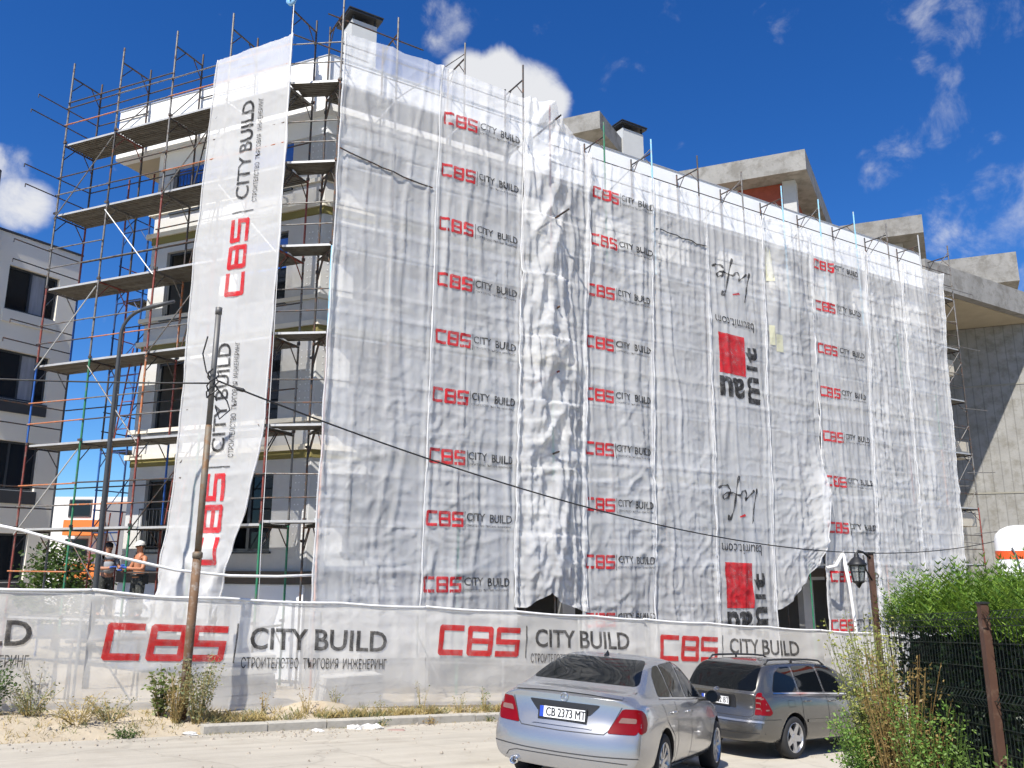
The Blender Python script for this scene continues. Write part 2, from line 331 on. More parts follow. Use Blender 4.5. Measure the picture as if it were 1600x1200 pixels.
kerb = empty('kerb', (K0.x, K0.y, plane_z(K0.x, K0.y))); tag(kerb, 'pale concrete kerb between street and dry grass verge', 'kerb', None, 'structure')
u = .05; random.seed(3)
while u < 22:
    ln = 1.0; p = K0 + KX * u + KY * -.06; q = K0 + KX * (u + ln - .02) + KY * -.06
    b = MB(); zp, zq = plane_z(p.x, p.y), plane_z(q.x, q.y); dz = random.uniform(-.008, .008)
    h = .13; c = .02
    prof = [(0, -.1), (0, h - c), (c, h), (.15, h), (.15, -.1)]
    n = len(prof)
    for P_, z_ in ((p, zp), (q, zq)):
        for a_, h_ in prof: w = P_ + KY * a_; b.v.append((w.x, w.y, z_ + h_ + dz))
    for i in range(n): j = (i + 1) % n; b.f.append((i, j, n + j, n + i)); b.m.append(0)
    b.f += [tuple(range(n))[::-1], tuple(range(n, 2 * n))]; b.m += [0, 0]
    b.build('kerb_stone', kerb_m, kerb); u += ln

rnd = random.Random(9); b = MB()
for k in range(900):
    u_ = rnd.uniform(-8, 9); e_ = -abs(rnd.gauss(0, .5)) - .12 if rnd.random() < .7 else rnd.uniform(-6, -.2)
    if u_ < .2 and rnd.random() < .5: e_ = rnd.uniform(-.3, 1.2)
    p = K0 + KX * u_ + KY * e_; z = (plane_z if e_ < -.02 else ground_z)(p.x, p.y); r_ = rnd.uniform(.008, .028) if rnd.random() < .96 else rnd.uniform(.03, .045); n = 5; k0 = len(b.v); a0 = rnd.uniform(0, 6)
    for i in range(n): a = a0 + i / n * 6.283; b.v.append((p.x + math.cos(a) * r_ * rnd.uniform(.7, 1.2), p.y + math.sin(a) * r_ * rnd.uniform(.7, 1.2), z - .003))
    for i in range(n): a = a0 + i / n * 6.283; b.v.append((p.x + math.cos(a) * r_ * .6, p.y + math.sin(a) * r_ * .6, z + r_ * rnd.uniform(.5, .9)))
    for i in range(n): j = (i + 1) % n; b.f.append((k0 + i, k0 + j, k0 + n + j, k0 + n + i)); b.m.append(0)
    b.f.append(tuple(k0 + n + i for i in range(n))); b.m.append(0)
tag(b.build('gravel', mat('pebble', (.33, .29, .235), .95, 0, .35, 9)), 'loose pebbles scattered on the street edge and sand', 'gravel', None, 'stuff')
def road_wear():
    nt = road_m.node_tree; N = nt.nodes; Lk = nt.links; bs = N['Principled BSDF']; src = bs.inputs['Base Color'].links[0].from_socket
    g = N.new('ShaderNodeNewGeometry'); mp = N.new('ShaderNodeMapping'); mp.vector_type = 'TEXTURE'; mp.inputs['Rotation'].default_value = (0, 0, R(39.6)); mp.inputs['Scale'].default_value = (6, .35, 1); Lk.new(g.outputs['Position'], mp.inputs['Vector'])
    n1 = N.new('ShaderNodeTexNoise'); n1.inputs['Scale'].default_value = 1; n1.inputs['Detail'].default_value = 6; Lk.new(mp.outputs[0], n1.inputs['Vector'])       # wheel tracks
    r1 = N.new('ShaderNodeMapRange'); r1.inputs['From Min'].default_value = .35; r1.inputs['From Max'].default_value = .65; r1.inputs['To Min'].default_value = .86; r1.inputs['To Max'].default_value = 1.05; Lk.new(n1.outputs[0], r1.inputs['Value'])
    vo = N.new('ShaderNodeTexVoronoi'); vo.feature = 'DISTANCE_TO_EDGE'; vo.inputs['Scale'].default_value = .45
    wn = N.new('ShaderNodeTexNoise'); wn.inputs['Scale'].default_value = 2; wn.inputs['Detail'].default_value = 5; Lk.new(g.outputs['Position'], wn.inputs['Vector'])
    ma = N.new('ShaderNodeVectorMath'); ma.operation = 'MULTIPLY_ADD'; ma.inputs[1].default_value = (.7, .7, 0); Lk.new(wn.outputs['Color'], ma.inputs[0]); Lk.new(g.outputs['Position'], ma.inputs[2]); Lk.new(ma.outputs[0], vo.inputs['Vector'])
    r2 = N.new('ShaderNodeMapRange'); r2.inputs['From Min'].default_value = .004; r2.inputs['From Max'].default_value = .014; r2.inputs['To Min'].default_value = .86; r2.inputs['To Max'].default_value = 1; Lk.new(vo.outputs['Distance'], r2.inputs['Value'])
    mm = N.new('ShaderNodeMath'); mm.operation = 'MULTIPLY'; Lk.new(r1.outputs[0], mm.inputs[0]); Lk.new(r2.outputs[0], mm.inputs[1])
    sc = N.new('ShaderNodeVectorMath'); sc.operation = 'SCALE'; Lk.new(src, sc.inputs[0]); Lk.new(mm.outputs[0], sc.inputs['Scale']); Lk.new(sc.outputs[0], bs.inputs['Base Color'])
road_wear()
# ------------------------------------------------------------------ the apartment building
CORNER = None
def line_x(p, d, q, e):
    den = d.x * e.y - d.y * e.x; w = q - p; t = (w.x * e.y - w.y * e.x) / den; return p + d * t
def corner_at(off): return line_x(F0 + NF * off, D1, L0 + NL * off, D2)
WALL = 1.25
def s_of(p, o, d): return (p - o).dot(d)
cF = s_of(corner_at(WALL), F0, D1); cL = s_of(corner_at(WALL), L0, D2)
bld = empty('apartment_building', corner_at(WALL), 'grey and white apartment block wrapped in scaffold and white netting', 'building')
STOREYS = [(-.2, 1.6), (2.85, 4.58), (5.72, 7.48), (8.60, 10.40), (11.48, 13.05)]
L_WIN = [(.75, 2.15), (2.75, 4.55)]
F_WIN = [(1.0, 2.3), (3.4, 4.7), (7.2, 8.4), (9.7, 10.9), (12.1, 13.5), (14.6, 15.9), (17.0, 18.2), (19.3, 20.5), (21.7, 22.9)]
def wall_open(fn, s0, s1, z0, z1, wins, depth, m, name, into=1):
    """wall skin with real openings and reveals; fn(s, off, z)"""
    b = MB(); ss = sorted({s0, s1, *[w for q in wins for w in q[:2]]}); zs = sorted({z0, z1, *[w for q in wins for w in q[2:]]})
    def hole(sa, sb, za, zb): return any(q[0] - 1e-4 <= sa and sb <= q[1] + 1e-4 and q[2] - 1e-4 <= za and zb <= q[3] + 1e-4 for q in wins)
    for i in range(len(ss) - 1):
        for j in range(len(zs) - 1):
            if not hole(ss[i], ss[i + 1], zs[j], zs[j + 1]):
                b.quad(fn(ss[i], WALL, zs[j]), fn(ss[i + 1], WALL, zs[j]), fn(ss[i + 1], WALL, zs[j + 1]), fn(ss[i], WALL, zs[j + 1]))
    for a, c, za, zb in wins:
        for (p, q) in (((a, za), (c, za)), ((c, za), (c, zb)), ((c, zb), (a, zb)), ((a, zb), (a, za))):
            b.quad(fn(p[0], WALL, p[1]), fn(q[0], WALL, q[1]), fn(q[0], WALL + depth, q[1]), fn(p[0], WALL + depth, p[1]))
    return b.build(name, m, bld)
L_END, F_END = 5.1, 24.7
winsL = [(a, c, z0, z1) for a, c in L_WIN for z0, z1 in STOREYS[1:]]
winsF = [(a, c, z0, z1) for a, c in F_WIN for z0, z1 in STOREYS[1:]] + [(a, c, -3.0, 2.05) for a, c in ((3.2, 7.0), (7.4, 11.2), (11.6, 16.4), (16.9, 20.6), (21, 24))]
wall_open(Lp, cL, L_END, -.6, 13.2, winsL, .22, grey_wall, 'wall')
wall_open(Fp, cF, F_END, -3.2, 13.2, winsF, .22, grey_wall, 'wall')
b = MB()                                                   # end wall and back of the block
e0, e1 = Lp(L_END, WALL, -.6), Lp(L_END, 11, -.6); e2 = Fp(F_END, WALL, -3.2); e3 = Fp(F_END, 11, -3.2)
for p, q in ((e0, e1), (e1, e3), (e3, e2)): b.quad((p.x, p.y, -3.2), (q.x, q.y, -3.2), (q.x, q.y, 13.2), (p.x, p.y, 13.2))
b.build('wall', grey_wall, bld)
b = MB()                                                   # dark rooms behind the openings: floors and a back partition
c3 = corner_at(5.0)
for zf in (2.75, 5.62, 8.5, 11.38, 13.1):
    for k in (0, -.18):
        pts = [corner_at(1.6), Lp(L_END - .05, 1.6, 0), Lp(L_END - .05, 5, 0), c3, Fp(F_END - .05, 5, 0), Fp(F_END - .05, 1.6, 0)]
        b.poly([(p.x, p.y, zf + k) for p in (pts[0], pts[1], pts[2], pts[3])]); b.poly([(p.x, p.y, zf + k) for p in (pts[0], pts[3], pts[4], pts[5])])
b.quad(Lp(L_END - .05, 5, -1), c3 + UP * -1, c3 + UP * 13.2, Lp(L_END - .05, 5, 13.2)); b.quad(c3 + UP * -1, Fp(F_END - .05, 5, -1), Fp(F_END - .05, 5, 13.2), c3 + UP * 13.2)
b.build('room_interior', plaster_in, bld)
def ring(name, off, z0, z1, m, endext=0.0, depth=.25, lend=L_END):
    """a horizontal band round the corner, standing proud of the wall"""
    b = MB(); i0, i1 = corner_at(off), corner_at(off + depth)
    la, lb = Lp(lend + endext, off, 0), Lp(lend + endext, off + depth, 0); fa, fb = Fp(F_END, off, 0), Fp(F_END, off + depth, 0)
    for o_, i_ in (((la, i0), (lb, i1)), ((i0, fa), (i1, fb))):
        pass
    outer = [la, i0, fa]; inner = [lb, i1, fb]
    for k in range(2):
        a, c, d, e = outer[k], outer[k + 1], inner[k + 1], inner[k]
        b.quad((a.x, a.y, z0), (c.x, c.y, z0), (c.x, c.y, z1), (a.x, a.y, z1)); b.quad((a.x, a.y, z1), (c.x, c.y, z1), (d.x, d.y, z1), (e.x, e.y, z1)); b.quad((e.x, e.y, z0), (d.x, d.y, z0), (c.x, c.y, z0), (a.x, a.y, z0))
    a, e = la, lb; b.quad((e.x, e.y, z0), (a.x, a.y, z0), (a.x, a.y, z1), (e.x, e.y, z1))
    a, e = fa, fb; b.quad((a.x, a.y, z0), (e.x, e.y, z0), (e.x, e.y, z1), (a.x, a.y, z1))
    return b.build(name, m, bld)
for z0 in (5.08, 7.95, 10.87):
    ring('cornice', WALL - .08, z0 - .02, z0 + .10, cream, .16)
    ring('lintel_band', WALL - .035, z0 - .20, z0 - .02, olive)
    ring('ledge', WALL - .07, z0 + .62, z0 + .72, cream, .16)
ring('beam', WALL - .12, 2.15, 2.42, mat('dark_beam', (.09, .075, .06), .8), 0)
def strip_L():
    b = MB(); b.obox(Lp(cL - .02, WALL - .06, .2), D2 * (L_END - cL), NL * .05, UP * 1.94); b.build('insulation_strip', insul, bld)
strip_L()
ring('white_wall_band', WALL - .03, 12.75, 13.25, white_wall)
par = ring('parapet', WALL - .27, 13.22, 14.66, white_wall, 1.35, .3)
b = MB(); o4 = [Lp(L_END + 1.35, WALL + .03, 13.24), corner_at(WALL + .03) + UP * 13.24, Fp(F_END, WALL + .03, 13.24), Fp(F_END, 11, 13.24), Lp(L_END + 1.35, 9, 13.24)]
b.poly([p + UP * 1.2 for p in o4]); b.poly(list(reversed(o4)))
b.quad(o4[4], o4[0], o4[0] + UP * 1.5, o4[4] + UP * 1.5); b.quad(o4[3], o4[4], o4[4] + UP * 1.5, o4[3] + UP * 1.5)
b.build('roof_slab', soffit, bld)
b = MB()                                                    # sheet-metal coping on the parapet
random.seed(5)
cop = ring('coping', WALL - .29, 14.66, 14.685, mat('coping_metal', (.5, .5, .5), .45, .5), 1.37, .4)
# little printed marks on the insulation boards
b = MB()
for k in range(16):
    s = cL + .35 + k * .3
    if s > 5: break
    p = Lp(s, WALL - .064, 1.72)
    for i in range(3): b.obox(p + D2 * (i * .055) + UP * random.uniform(-.01, .01), D2 * .04, NL * -.002, UP * (.06 if i == 1 else .035))
b.build('board_print', mat('blue_print', (.05, .12, .42), .7), bld)
# fixing dots on the insulation near the corner
b = MB()
for k in range(4):
    for zz in [STOREYS[k + 1][0] + .35 + .16 * i for i in range(9)]:
        for j in range(4):
            p = Lp(cL + .12 + .12 * j + .03 * ((j + k) % 2), WALL - .003, zz); b.obox(p, D2 * .03, NL * -.004, UP * .03)
            p = Fp(cF + .14 + .13 * j, WALL - .003, zz); b.obox(p, D1 * .03, NF * -.004, UP * .03)
o = b.build('fixing_dots', mat('fixing_white', (.75, .75, .74), .8), bld); o['kind'] = 'stuff'
# windows: frame with mullion and sash bars, two panes
def window(fn, a, c, z0, z1, openleaf=False, sky_patch=False):
    b = MB(); fd = WALL + .10; w = .06
    dvec = fn(1, 0, 0) - fn(0, 0, 0); nvec = fn(0, 1, 0) - fn(0, 0, 0)
    def bar(s0, s1, za, zb, d=.07): b.obox(fn(s0, fd, za), dvec * (s1 - s0), nvec * d, UP * (zb - za))
    bar(a + .003, a + w, z0 + .003, z1 - .003); bar(c - w, c - .003, z0 + .003, z1 - .003); bar(a + w, c - w, z0 + .003, z0 + w); bar(a + w, c - w, z1 - w, z1 - .003)
    mid = (a + c) / 2; bar(mid - .04, mid + .04, z0 + w, z1 - w)
    win = b.build('window', frame_dark, bld)
    for (sa, sb) in ((a + w, mid - .04), (mid + .04, c - w)):
        if openleaf and sa > a + w + .1: continue
        g = MB(); t = random.uniform(-.008, .008); g.obox(fn(sa, fd + .03, z0 + w), dvec * (sb - sa) + nvec * t, nvec * .012, UP * (z1 - z0 - 2 * w)); g.build('pane', glass_d, win)
    g = MB(); g.obox(fn(a - .05, WALL - .06, z0 - .05), dvec * (c - a + .1), nvec * .15, UP * .045); g.build('sill', frame_dark, win)
    if sky_patch:  # sky reflection in the upper glass, put in as a blue sheet
        g = MB(); g.obox(fn(a + w + .01, fd - .006, z0 + .5 * (z1 - z0)), dvec * (c - a - 2 * w - .02), nvec * .004, UP * .42 * (z1 - z0)); g.build('sky_reflection', mat('blue_sky_reflection', (.03, .14, .55), .25, 0, .1, 3), win)
random.seed(11)
for k, (z0, z1) in enumerate(STOREYS[1:]):
    for i, (a, c) in enumerate(L_WIN): window(Lp, a, c, z0, z1, openleaf=(k in (0, 1, 2)), sky_patch=(i == 0 and k in (2, 3)) or (i == 1 and k == 3))
    for i, (a, c) in enumerate(F_WIN): window(Fp, a, c, z0, z1)
# balcony guard in front of the tall end-face windows
def railing(s0, s1, z):
    b = MB(); b.tube(Lp(s0, WALL - .07, z + 1.0), Lp(s1, WALL - .07, z + 1.0), .02); b.tube(Lp(s0, WALL - .07, z + .12), Lp(s1, WALL - .07, z + .12), .015)
    n = int((s1 - s0) / .11)
    for i in range(n + 1): s = s0 + (s1 - s0) * i / n; b.tube(Lp(s, WALL - .07, z + .12), Lp(s, WALL - .07, z + 1.0), .009, 5)
    b.build('window_guard', frame_dark, bld)
for z0, z1 in (STOREYS[1], STOREYS[4]): railing(2.7, 4.6, z0)
# roof-level concrete shells (unfinished penthouses) and chimneys
def roof_shell(c, zb, zt, la, lb, name='roof_canopy'):
    c = Vector((c[0], c[1], 0)); b = MB()
    b.obox(c + UP * zb, D2 * la, DB * lb, UP * (zt - zb)); b.build(name, conc, bld)
roof_shell((2.93, 24.84), 16.73, 17.37, 3.2, 3.4)
roof_shell((11.6, 29.76), 17.75, 18.62, 5.6, 9.6)
roof_shell((18.2, 33.97), 16.87, 17.71, 4.6, 6.0)
roof_shell((24.96, 38.27), 16.15, 17.65, 5.4, 5.0)
def block(name, c, b_off, a0, a1, z0, z1, dep, m):
    c = Vector((c[0], c[1], 0)) + DB * b_off; b = MB(); b.obox(c + D2 * a0 + UP * z0, D2 * (a1 - a0), DB * dep, UP * (z1 - z0)); return b.build(name, m, bld)
colm = mat('column_concrete', (.42, .42, .41), .85, 0, .1, 2)
block('column', (11.6, 29.76), .75, .55, 1.05, 14.3, 17.74, .5, colm)
block('brick_wall', (11.6, 29.76), .95, 1.06, 5.2, 14.3, 17.74, .25, brick_m)
block('brick_wall', (11.6, 29.76), 1.26, .8, 1.05, 14.3, 17.74, 5.0, brick_m)
block('wall', (2.93, 24.84), .8, .6, 3.0, 14.3, 16.72, 2.0, conc)
block('wall', (18.2, 33.97), 1.0, .9, 4.2, 14.0, 16.86, 4.0, colm)
block('wall', (24.96, 38.27), 1.0, 1.0, 5.0, 13.5, 16.14, 3.5, colm)
def chimney(p, w, d, z0, z1, capw, m):
    b = MB(); p = Vector((p[0], p[1], 0)); b.obox(p + UP * z0, D1 * w, NF * d, UP * (z1 - z0)); ch = b.build('chimney', m, bld)
    b = MB()
    for i, j in ((0, 0), (1, 0), (0, 1), (1, 1)): b.obox(p + D1 * (.02 + i * (w - .09)) + NF * (.02 + j * (d - .09)) + UP * z1, D1 * .05, NF * .05, UP * .16)
    e = capw; b.obox(p - D1 * e - NF * e + UP * (z1 + .16), D1 * (w + 2 * e), NF * (d + 2 * e), UP * .06)
    b.obox(p - D1 * (e + .02) - NF * (e + .02) + UP * (z1 + .222), D1 * (w + 2 * e + .04), NF * (d + 2 * e + .04), UP * .03)
    b.build('chimney_cap', metal_cap, ch)
grey_ch = mat('chimney_render', (.44, .45, .45), .85, 0, .06, 2)
chimney((-4.33, 19.6), .72, .75, 14.3, 17.02, .12, grey_ch)
chimney((3.95, 26.6), .95, .9, 14.3, 17.75, .1, grey_ch)
# ------------------------------------------------------------------ unfinished concrete wing past the nets
wing = empty('concrete_wing', (22.9, 35.19, -2.6), 'unfinished raw concrete wing with deep roof slab beyond the nets', 'building')
Q = Vector((22.9, 35.19, 0)) + NL * 1.1
b = MB(); b.obox(Q + D2 * 8 + UP * -2.7, D2 * -12, NL * .4, UP * 16.0); b.build('wall', conc_v, wing)
b = MB(); b.obox(Fp(24.75, .85, 13.35), D1 * 12, NF * .35, UP * 1.12); b.build('roof_beam', conc, wing)
b = MB(); b.obox(Fp(24.75, 1.22, 13.32), D1 * 12, NF * 7, UP * .3); b.build('roof_slab', mat('slab_soffit', (.40, .345, .25), .9, 0, .1, 1.5), wing)
b = MB(); b.obox(Fp(24.75, 1.3, -2.7), D1 * .3, NF * 7, UP * 16); b.build('side_wall', conc, wing)
for zz, ss, ln, ht in ((9.85, 25.1, 1.9, .62), (6.55, 25.1, 2.6, .66), (3.95, 25.1, 2.9, .55)):
    b = MB(); b.obox(Fp(ss, .95, zz), D1 * ln * .55, NF * 5.2, UP * ht); b.build('balcony_slab', mat('balcony_concrete', (.46, .42, .34), .9, 0, .12, 2, .01, 15), wing)  # slab depth stretched back to darken the recess behind the stubs
for zz in (10.5, 5.6, .9):
    b = MB()
    for k in range(1): b.obox(Q + D2 * 8 + NL * -.004 + UP * zz, D2 * -12, NL * -.02, UP * .07)
    b.build('pour_joint', mat('joint_concrete', (.26, .245, .2), .9), wing)
b = MB()
for k in range(5): p = Q + D2 * (-.2 - .16 * k) + NL * -.05 + UP * 9.1; b.tube(p, p + UP * (1.0 + .2 * (k % 2)) + NL * -.05, .012, 5)
b.build('rebar', mat('rebar_rust', (.12, .06, .035), .8), wing)

# ------------------------------------------------------------------ scaffolds
PAINT = [(galv, 30), (galv_d, 26), (red_t, 12), (green_t, 12), (blue_t, 7), (lblue_t, 4), (orange_t, 9)]
def paint(): return random.choices([p[0] for p in PAINT], [p[1] for p in PAINT])[0]
TR = .0245
PLANK = {}
def plank_mesh(ln, w=.29):
    key = round(ln, 2)
    if key in PLANK: return PLANK[key]
    b = MB(); h = .05; prof = [(0, 0), (w, 0), (w, -h), (w - .03, -h), (w - .03, -.018)]
    k = 3
    for i in range(k):
        x1 = w - .03 - (i + .25) * (w - .06) / k; x0 = w - .03 - (i + .75) * (w - .06) / k
        prof += [(x1, -.018), (x1, -.05), (x0, -.05), (x0, -.018)]
    prof += [(.03, -.018), (.03, -h), (0, -h)]
    n = len(prof)
    for x in (0, ln):
        for a, z in prof: b.v.append((x, a, z))
    for i in range(n): j = (i + 1) % n; b.f.append((i, n + i, n + j, j)); b.m.append(0)
    b.f += [tuple(range(n)), tuple(range(2 * n - 1, n - 1, -1))]; b.m += [0, 0]
    b.m[n - 1] = 1; PLANK[key] = b.mesh('deck_plank', [deck_m, deck_e]); return PLANK[key]
def plank(parent, p, along, inward, ln):
    m = frame_mat(p, along, inward, UP)
    if along.cross(inward).z < 0: m = frame_mat(p + along * ln, -along, inward, UP)
    return shared('deck_plank', plank_mesh(ln), parent, m)
COUP = {}
def coupler(parent, p, m=None):
    if 'c' not in COUP:
        b = MB(); b.tube((0, 0, -.03), (0, 0, .03), .042, 8); b.box((.045, 0, 0), .05, .03, .05); COUP['c'] = b.mesh('coupler', galv_d)
    return shared('coupler', COUP['c'], parent, Matrix.Translation(p) @ Matrix.Rotation(random.uniform(0, 6.28), 4, 'Z'))
def frame_head(parent, fn, s, z, m, w=.9):
    """transom between the two posts with its two knee struts"""
    tube_part('transom', fn(s, 0, z), fn(s, w, z), .022, m, parent)
    tube_part('knee_strut', fn(s, 0, z - .42), fn(s, .32, z), .013, m, parent); tube_part('knee_strut', fn(s, w, z - .42), fn(s, w - .32, z), .013, m, parent)
LEV = [1.4, 3.4, 5.4, 7.4, 9.4, 11.4, 13.4]
L_S = [0.0, 1.8, 3.58, 5.39, 7.19]
scL = empty('tube_scaffold', Lp(3.5, .45, .1), 'open tube scaffold with steel decks on the uncovered end face', 'scaffold', 'scaffolds round the block')
random.seed(21)
COLS = [[galv_d, green_t, red_t, red_t, galv, galv, galv, galv], [galv_d, green_t, green_t, galv, red_t, galv_d, galv, galv], [galv_d, green_t, red_t, orange_t, red_t, red_t, galv, galv],
        [green_t, green_t, green_t, green_t, galv, galv, galv_d, galv], [red_t, red_t, red_t, blue_t, red_t, galv, galv, galv]]
for i, s in enumerate(L_S):
    zs = [ground_z(*Lp(s, 0, 0).xy) - .02] + LEV + [15.75]
    for k in range(len(zs) - 1):
        if zs[k + 1] - zs[k] < .15: continue
        jx = D2 * random.uniform(-.012, .012); m = COLS[i][min(k, 7)]
        tube_part('standard', Lp(s, 0, zs[k]) + jx, Lp(s, 0, zs[k + 1]), TR, m, scL)
        m2 = paint() if k < 6 else galv_d
        tube_part('standard', Lp(s, .9, zs[k]) + jx, Lp(s, .9, zs[k + 1] - (.1 if k == len(zs) - 2 else 0)), TR, m2, scL)
        if k < len(zs) - 2: coupler(scL, Lp(s, 0, zs[k + 1] + .02)); coupler(scL, Lp(s, .9, zs[k + 1] + .02))
    for z in LEV + [15.4]: frame_head(scL, Lp, s, z - .075, random.choice([galv_d, galv_d, galv, red_t]) if z < 15 else galv_d)
for i in range(4):
    a, c = L_S[i], L_S[i + 1]
    for li, z in enumerate(LEV):
        if z == 1.4 and i == 0: continue
        drop = random.choice([0, 0, -.012])
        for j in range(3):
            if li in (3,) and i == 1 and j == 2: continue
            plank(scL, Lp(a + .03, .03 + .29 * j, z - .005 + drop), D2, NL, c - a - .06)
        for h in (.5, 1.0):
            if random.random() < .9: tube_part('guard_rail', Lp(a - .05, -.045, z + h), Lp(c + .05, -.045, z + h + random.uniform(-.02, .02)), .017, random.choice([galv, galv_d, galv_d, galv_d, galv, orange_t]), scL)
        if random.random() < .55: tube_part('guard_rail', Lp(a, .945, z + 1.0), Lp(c, .945, z + 1.0), .017, galv_d, scL)
        if (i + li) % 2 == 0 and z < 13: tube_part('diagonal_brace', Lp(a, -.05, z - .15 + 1.95 * (1 if i % 2 else 0)), Lp(c - .0, -.05, z - .15 + 1.95 * (0 if i % 2 else 1)), .015, random.choice([galv, galv_w, galv_d]), scL)
for i, (a, c) in enumerate(((3.58, 5.39), (5.39, 7.19))):
    tube_part('guard_rail', Lp(a, -.04, 14.55), Lp(c, -.04, 14.55), .018, galv_d, scL); tube_part('diagonal_brace', Lp(a, .9, 14.6), Lp(c, .9, 13.6), .015, galv, scL)
tube_part('guard_rail', Lp(1.8, .94, 15.0), Lp(7.19, .94, 14.95), .018, galv_d, scL)
for z in LEV[1:]:                                            # end rails that stick out past the corner post
    for h in (.5, 1.0):
        e = random.uniform(.75, 1.0)
        tube_part('end_rail', Lp(7.24, .95, z + h), Lp(7.24, -e, z + h - .03), .016, galv_d, scL); tube_part('end_rail', Lp(7.24, -e, z + h - .04), Lp(7.24, -e, z + h - .12), .012, galv_d, scL)
# scaffold round the far end of the block, seen through the first one
scE = empty('tube_scaffold', Lp(6.4, 4.0, 0), 'blue tube scaffold behind the end wall, seen through the front scaffold', 'scaffold', 'scaffolds round the block')
E_O = [1.5, 2.9, 4.3, 5.8, 7.3, 8.8, 10.4]
def Ep(o, a, z): return Lp(5.55 + a, o, z)
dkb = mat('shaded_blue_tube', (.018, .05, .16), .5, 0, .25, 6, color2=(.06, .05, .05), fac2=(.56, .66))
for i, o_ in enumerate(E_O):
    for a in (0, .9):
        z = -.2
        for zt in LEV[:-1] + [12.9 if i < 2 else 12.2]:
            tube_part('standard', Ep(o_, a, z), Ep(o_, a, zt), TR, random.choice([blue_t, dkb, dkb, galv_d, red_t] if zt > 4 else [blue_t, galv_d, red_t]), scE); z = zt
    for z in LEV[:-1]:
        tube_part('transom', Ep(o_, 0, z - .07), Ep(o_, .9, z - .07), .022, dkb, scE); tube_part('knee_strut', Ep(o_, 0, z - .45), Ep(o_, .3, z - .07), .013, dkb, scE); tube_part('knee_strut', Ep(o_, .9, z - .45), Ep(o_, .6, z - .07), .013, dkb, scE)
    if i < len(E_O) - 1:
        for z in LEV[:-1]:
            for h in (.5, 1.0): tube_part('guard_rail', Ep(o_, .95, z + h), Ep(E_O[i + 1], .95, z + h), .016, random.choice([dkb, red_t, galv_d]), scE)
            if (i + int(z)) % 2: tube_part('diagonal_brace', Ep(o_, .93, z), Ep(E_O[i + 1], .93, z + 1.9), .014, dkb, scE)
            if z > 2 and (i * 3 + int(z)) % 4 < 2:
                for j in range(2): shared('deck_plank', plank_mesh(1.34), scE, frame_mat(Ep(o_ + .03 + 1.34, .1 + .3 * j, z), -NL, D2, UP))
# scaffold of the long facade, behind the nets
F_S = [0.0, 1.39, 3.25, 5.02, 5.88, 7.74, 9.51, 11.38, 13.31, 15.21, 17.1, 19.03, 20.94, 22.96, 24.94]
scF = empty('tube_scaffold', Fp(12, .45, -1), 'long tube scaffold behind the white nets of the main facade', 'scaffold', 'scaffolds round the block')
random.seed(33)
TOPC = {0: galv, 1: galv, 2: galv, 3: galv_d, 4: red_t, 5: green_t, 6: lblue_t, 7: galv_d, 8: galv, 9: lblue_t, 10: lblue_t, 11: lblue_t, 12: galv, 13: galv_w, 14: galv}
for i, s in enumerate(F_S):
    top = 15.6 if i < 4 else 14.76
    if i == 4: top = 14.7
    zb = ground_z(*Fp(s, 0, 0).xy)
    segs = [zb] + [z - (0 if i < 4 else .84) for z in LEV[1:]] + [top]
    for k in range(len(segs) - 1):
        m = paint() if (i == 0 and k < len(segs) - 2) else (TOPC[i] if k >= len(segs) - 3 else galv_d if random.random() < .6 else paint())
        if i == 0 and k in (0, 1, 2): m = [orange_t, orange_t, red_t][k]
        if i == 0 and k == 3: m = lblue_t
        tube_part('standard', Fp(s, 0, segs[k]), Fp(s, 0, segs[k + 1]), TR, m, scF)
        if i != 4: tube_part('standard', Fp(s, .9, segs[k]), Fp(s, .9, segs[k + 1] - (.25 if k == len(segs) - 2 else 0)), TR, galv_d, scF)
        if i == 0 and k: coupler(scF, Fp(s, .9, segs[k] + .1)); coupler(scF, Fp(s, 0, segs[k] + .05)); coupler(scF, Fp(s, .9, segs[k] - .35))
    for z in segs[1:-1] + [top - .36]:
        if i != 4: frame_head(scF, Fp, s, z - .075, galv_d)
for i in range(len(F_S) - 1):
    a, c = F_S[i], F_S[i + 1]; dl = 0 if i < 3 else .84
    if i == 3: continue
    for li, z in enumerate(LEV[1:]):
        z -= dl
        for j in range(3): plank(scF, Fp(a + .03, .03 + .29 * j, z - .005), D1, NF, round(c - a - .06, 2))
        for h in (.5, 1.0): tube_part('guard_rail', Fp(a, .03, z + h), Fp(c, .03, z + h), .015, galv_d, scF)
        if (i + li) % 2 == 0: tube_part('diagonal_brace', Fp(a, .02, z), Fp(c, .02, z + 1.9), .014, galv, scF)
tube_part('guard_rail', Fp(-.35, .05, 15.05), Fp(2.1, .05, 15.0), .018, galv_d, scF); tube_part('guard_rail', Fp(-1.1, .1, 14.25), Fp(.7, .05, 14.15), .017, galv_d, scF)
for s, z, dn in ((5.75, 14.0, .55), (5.7, 11.2, .9), (5.7, 8.75, .45), (5.7, 7.1, .4), (5.65, 5.1, .42)):   # tube stubs poking out through the net
    tube_part('tie_tube', Fp(s, .6, z - .03), Fp(s + .1, -dn, z + .12), .026, galv_d if z != 7.1 else red_t, scF)
for z in range(0, 11): tube_part('ladder_rung', Fp(24.94, 0, 2.2 + z * 1.05), Fp(24.94 - (.75 if z % 2 else .45), .5, 2.2 + z * 1.05 + .1 * (z % 3)), .014, galv, scF)
for z in (3.0, 5.2, 7.6, 10.0, 12.3): tube_part('diagonal_brace', Fp(24.94, 0, z), Fp(24.1, .1, z - .9), .016, galv, scF); tube_part('end_rail', Fp(24.3, -.1, z + .6), Fp(26.6, .1, z + .75), .014, galv, scF)
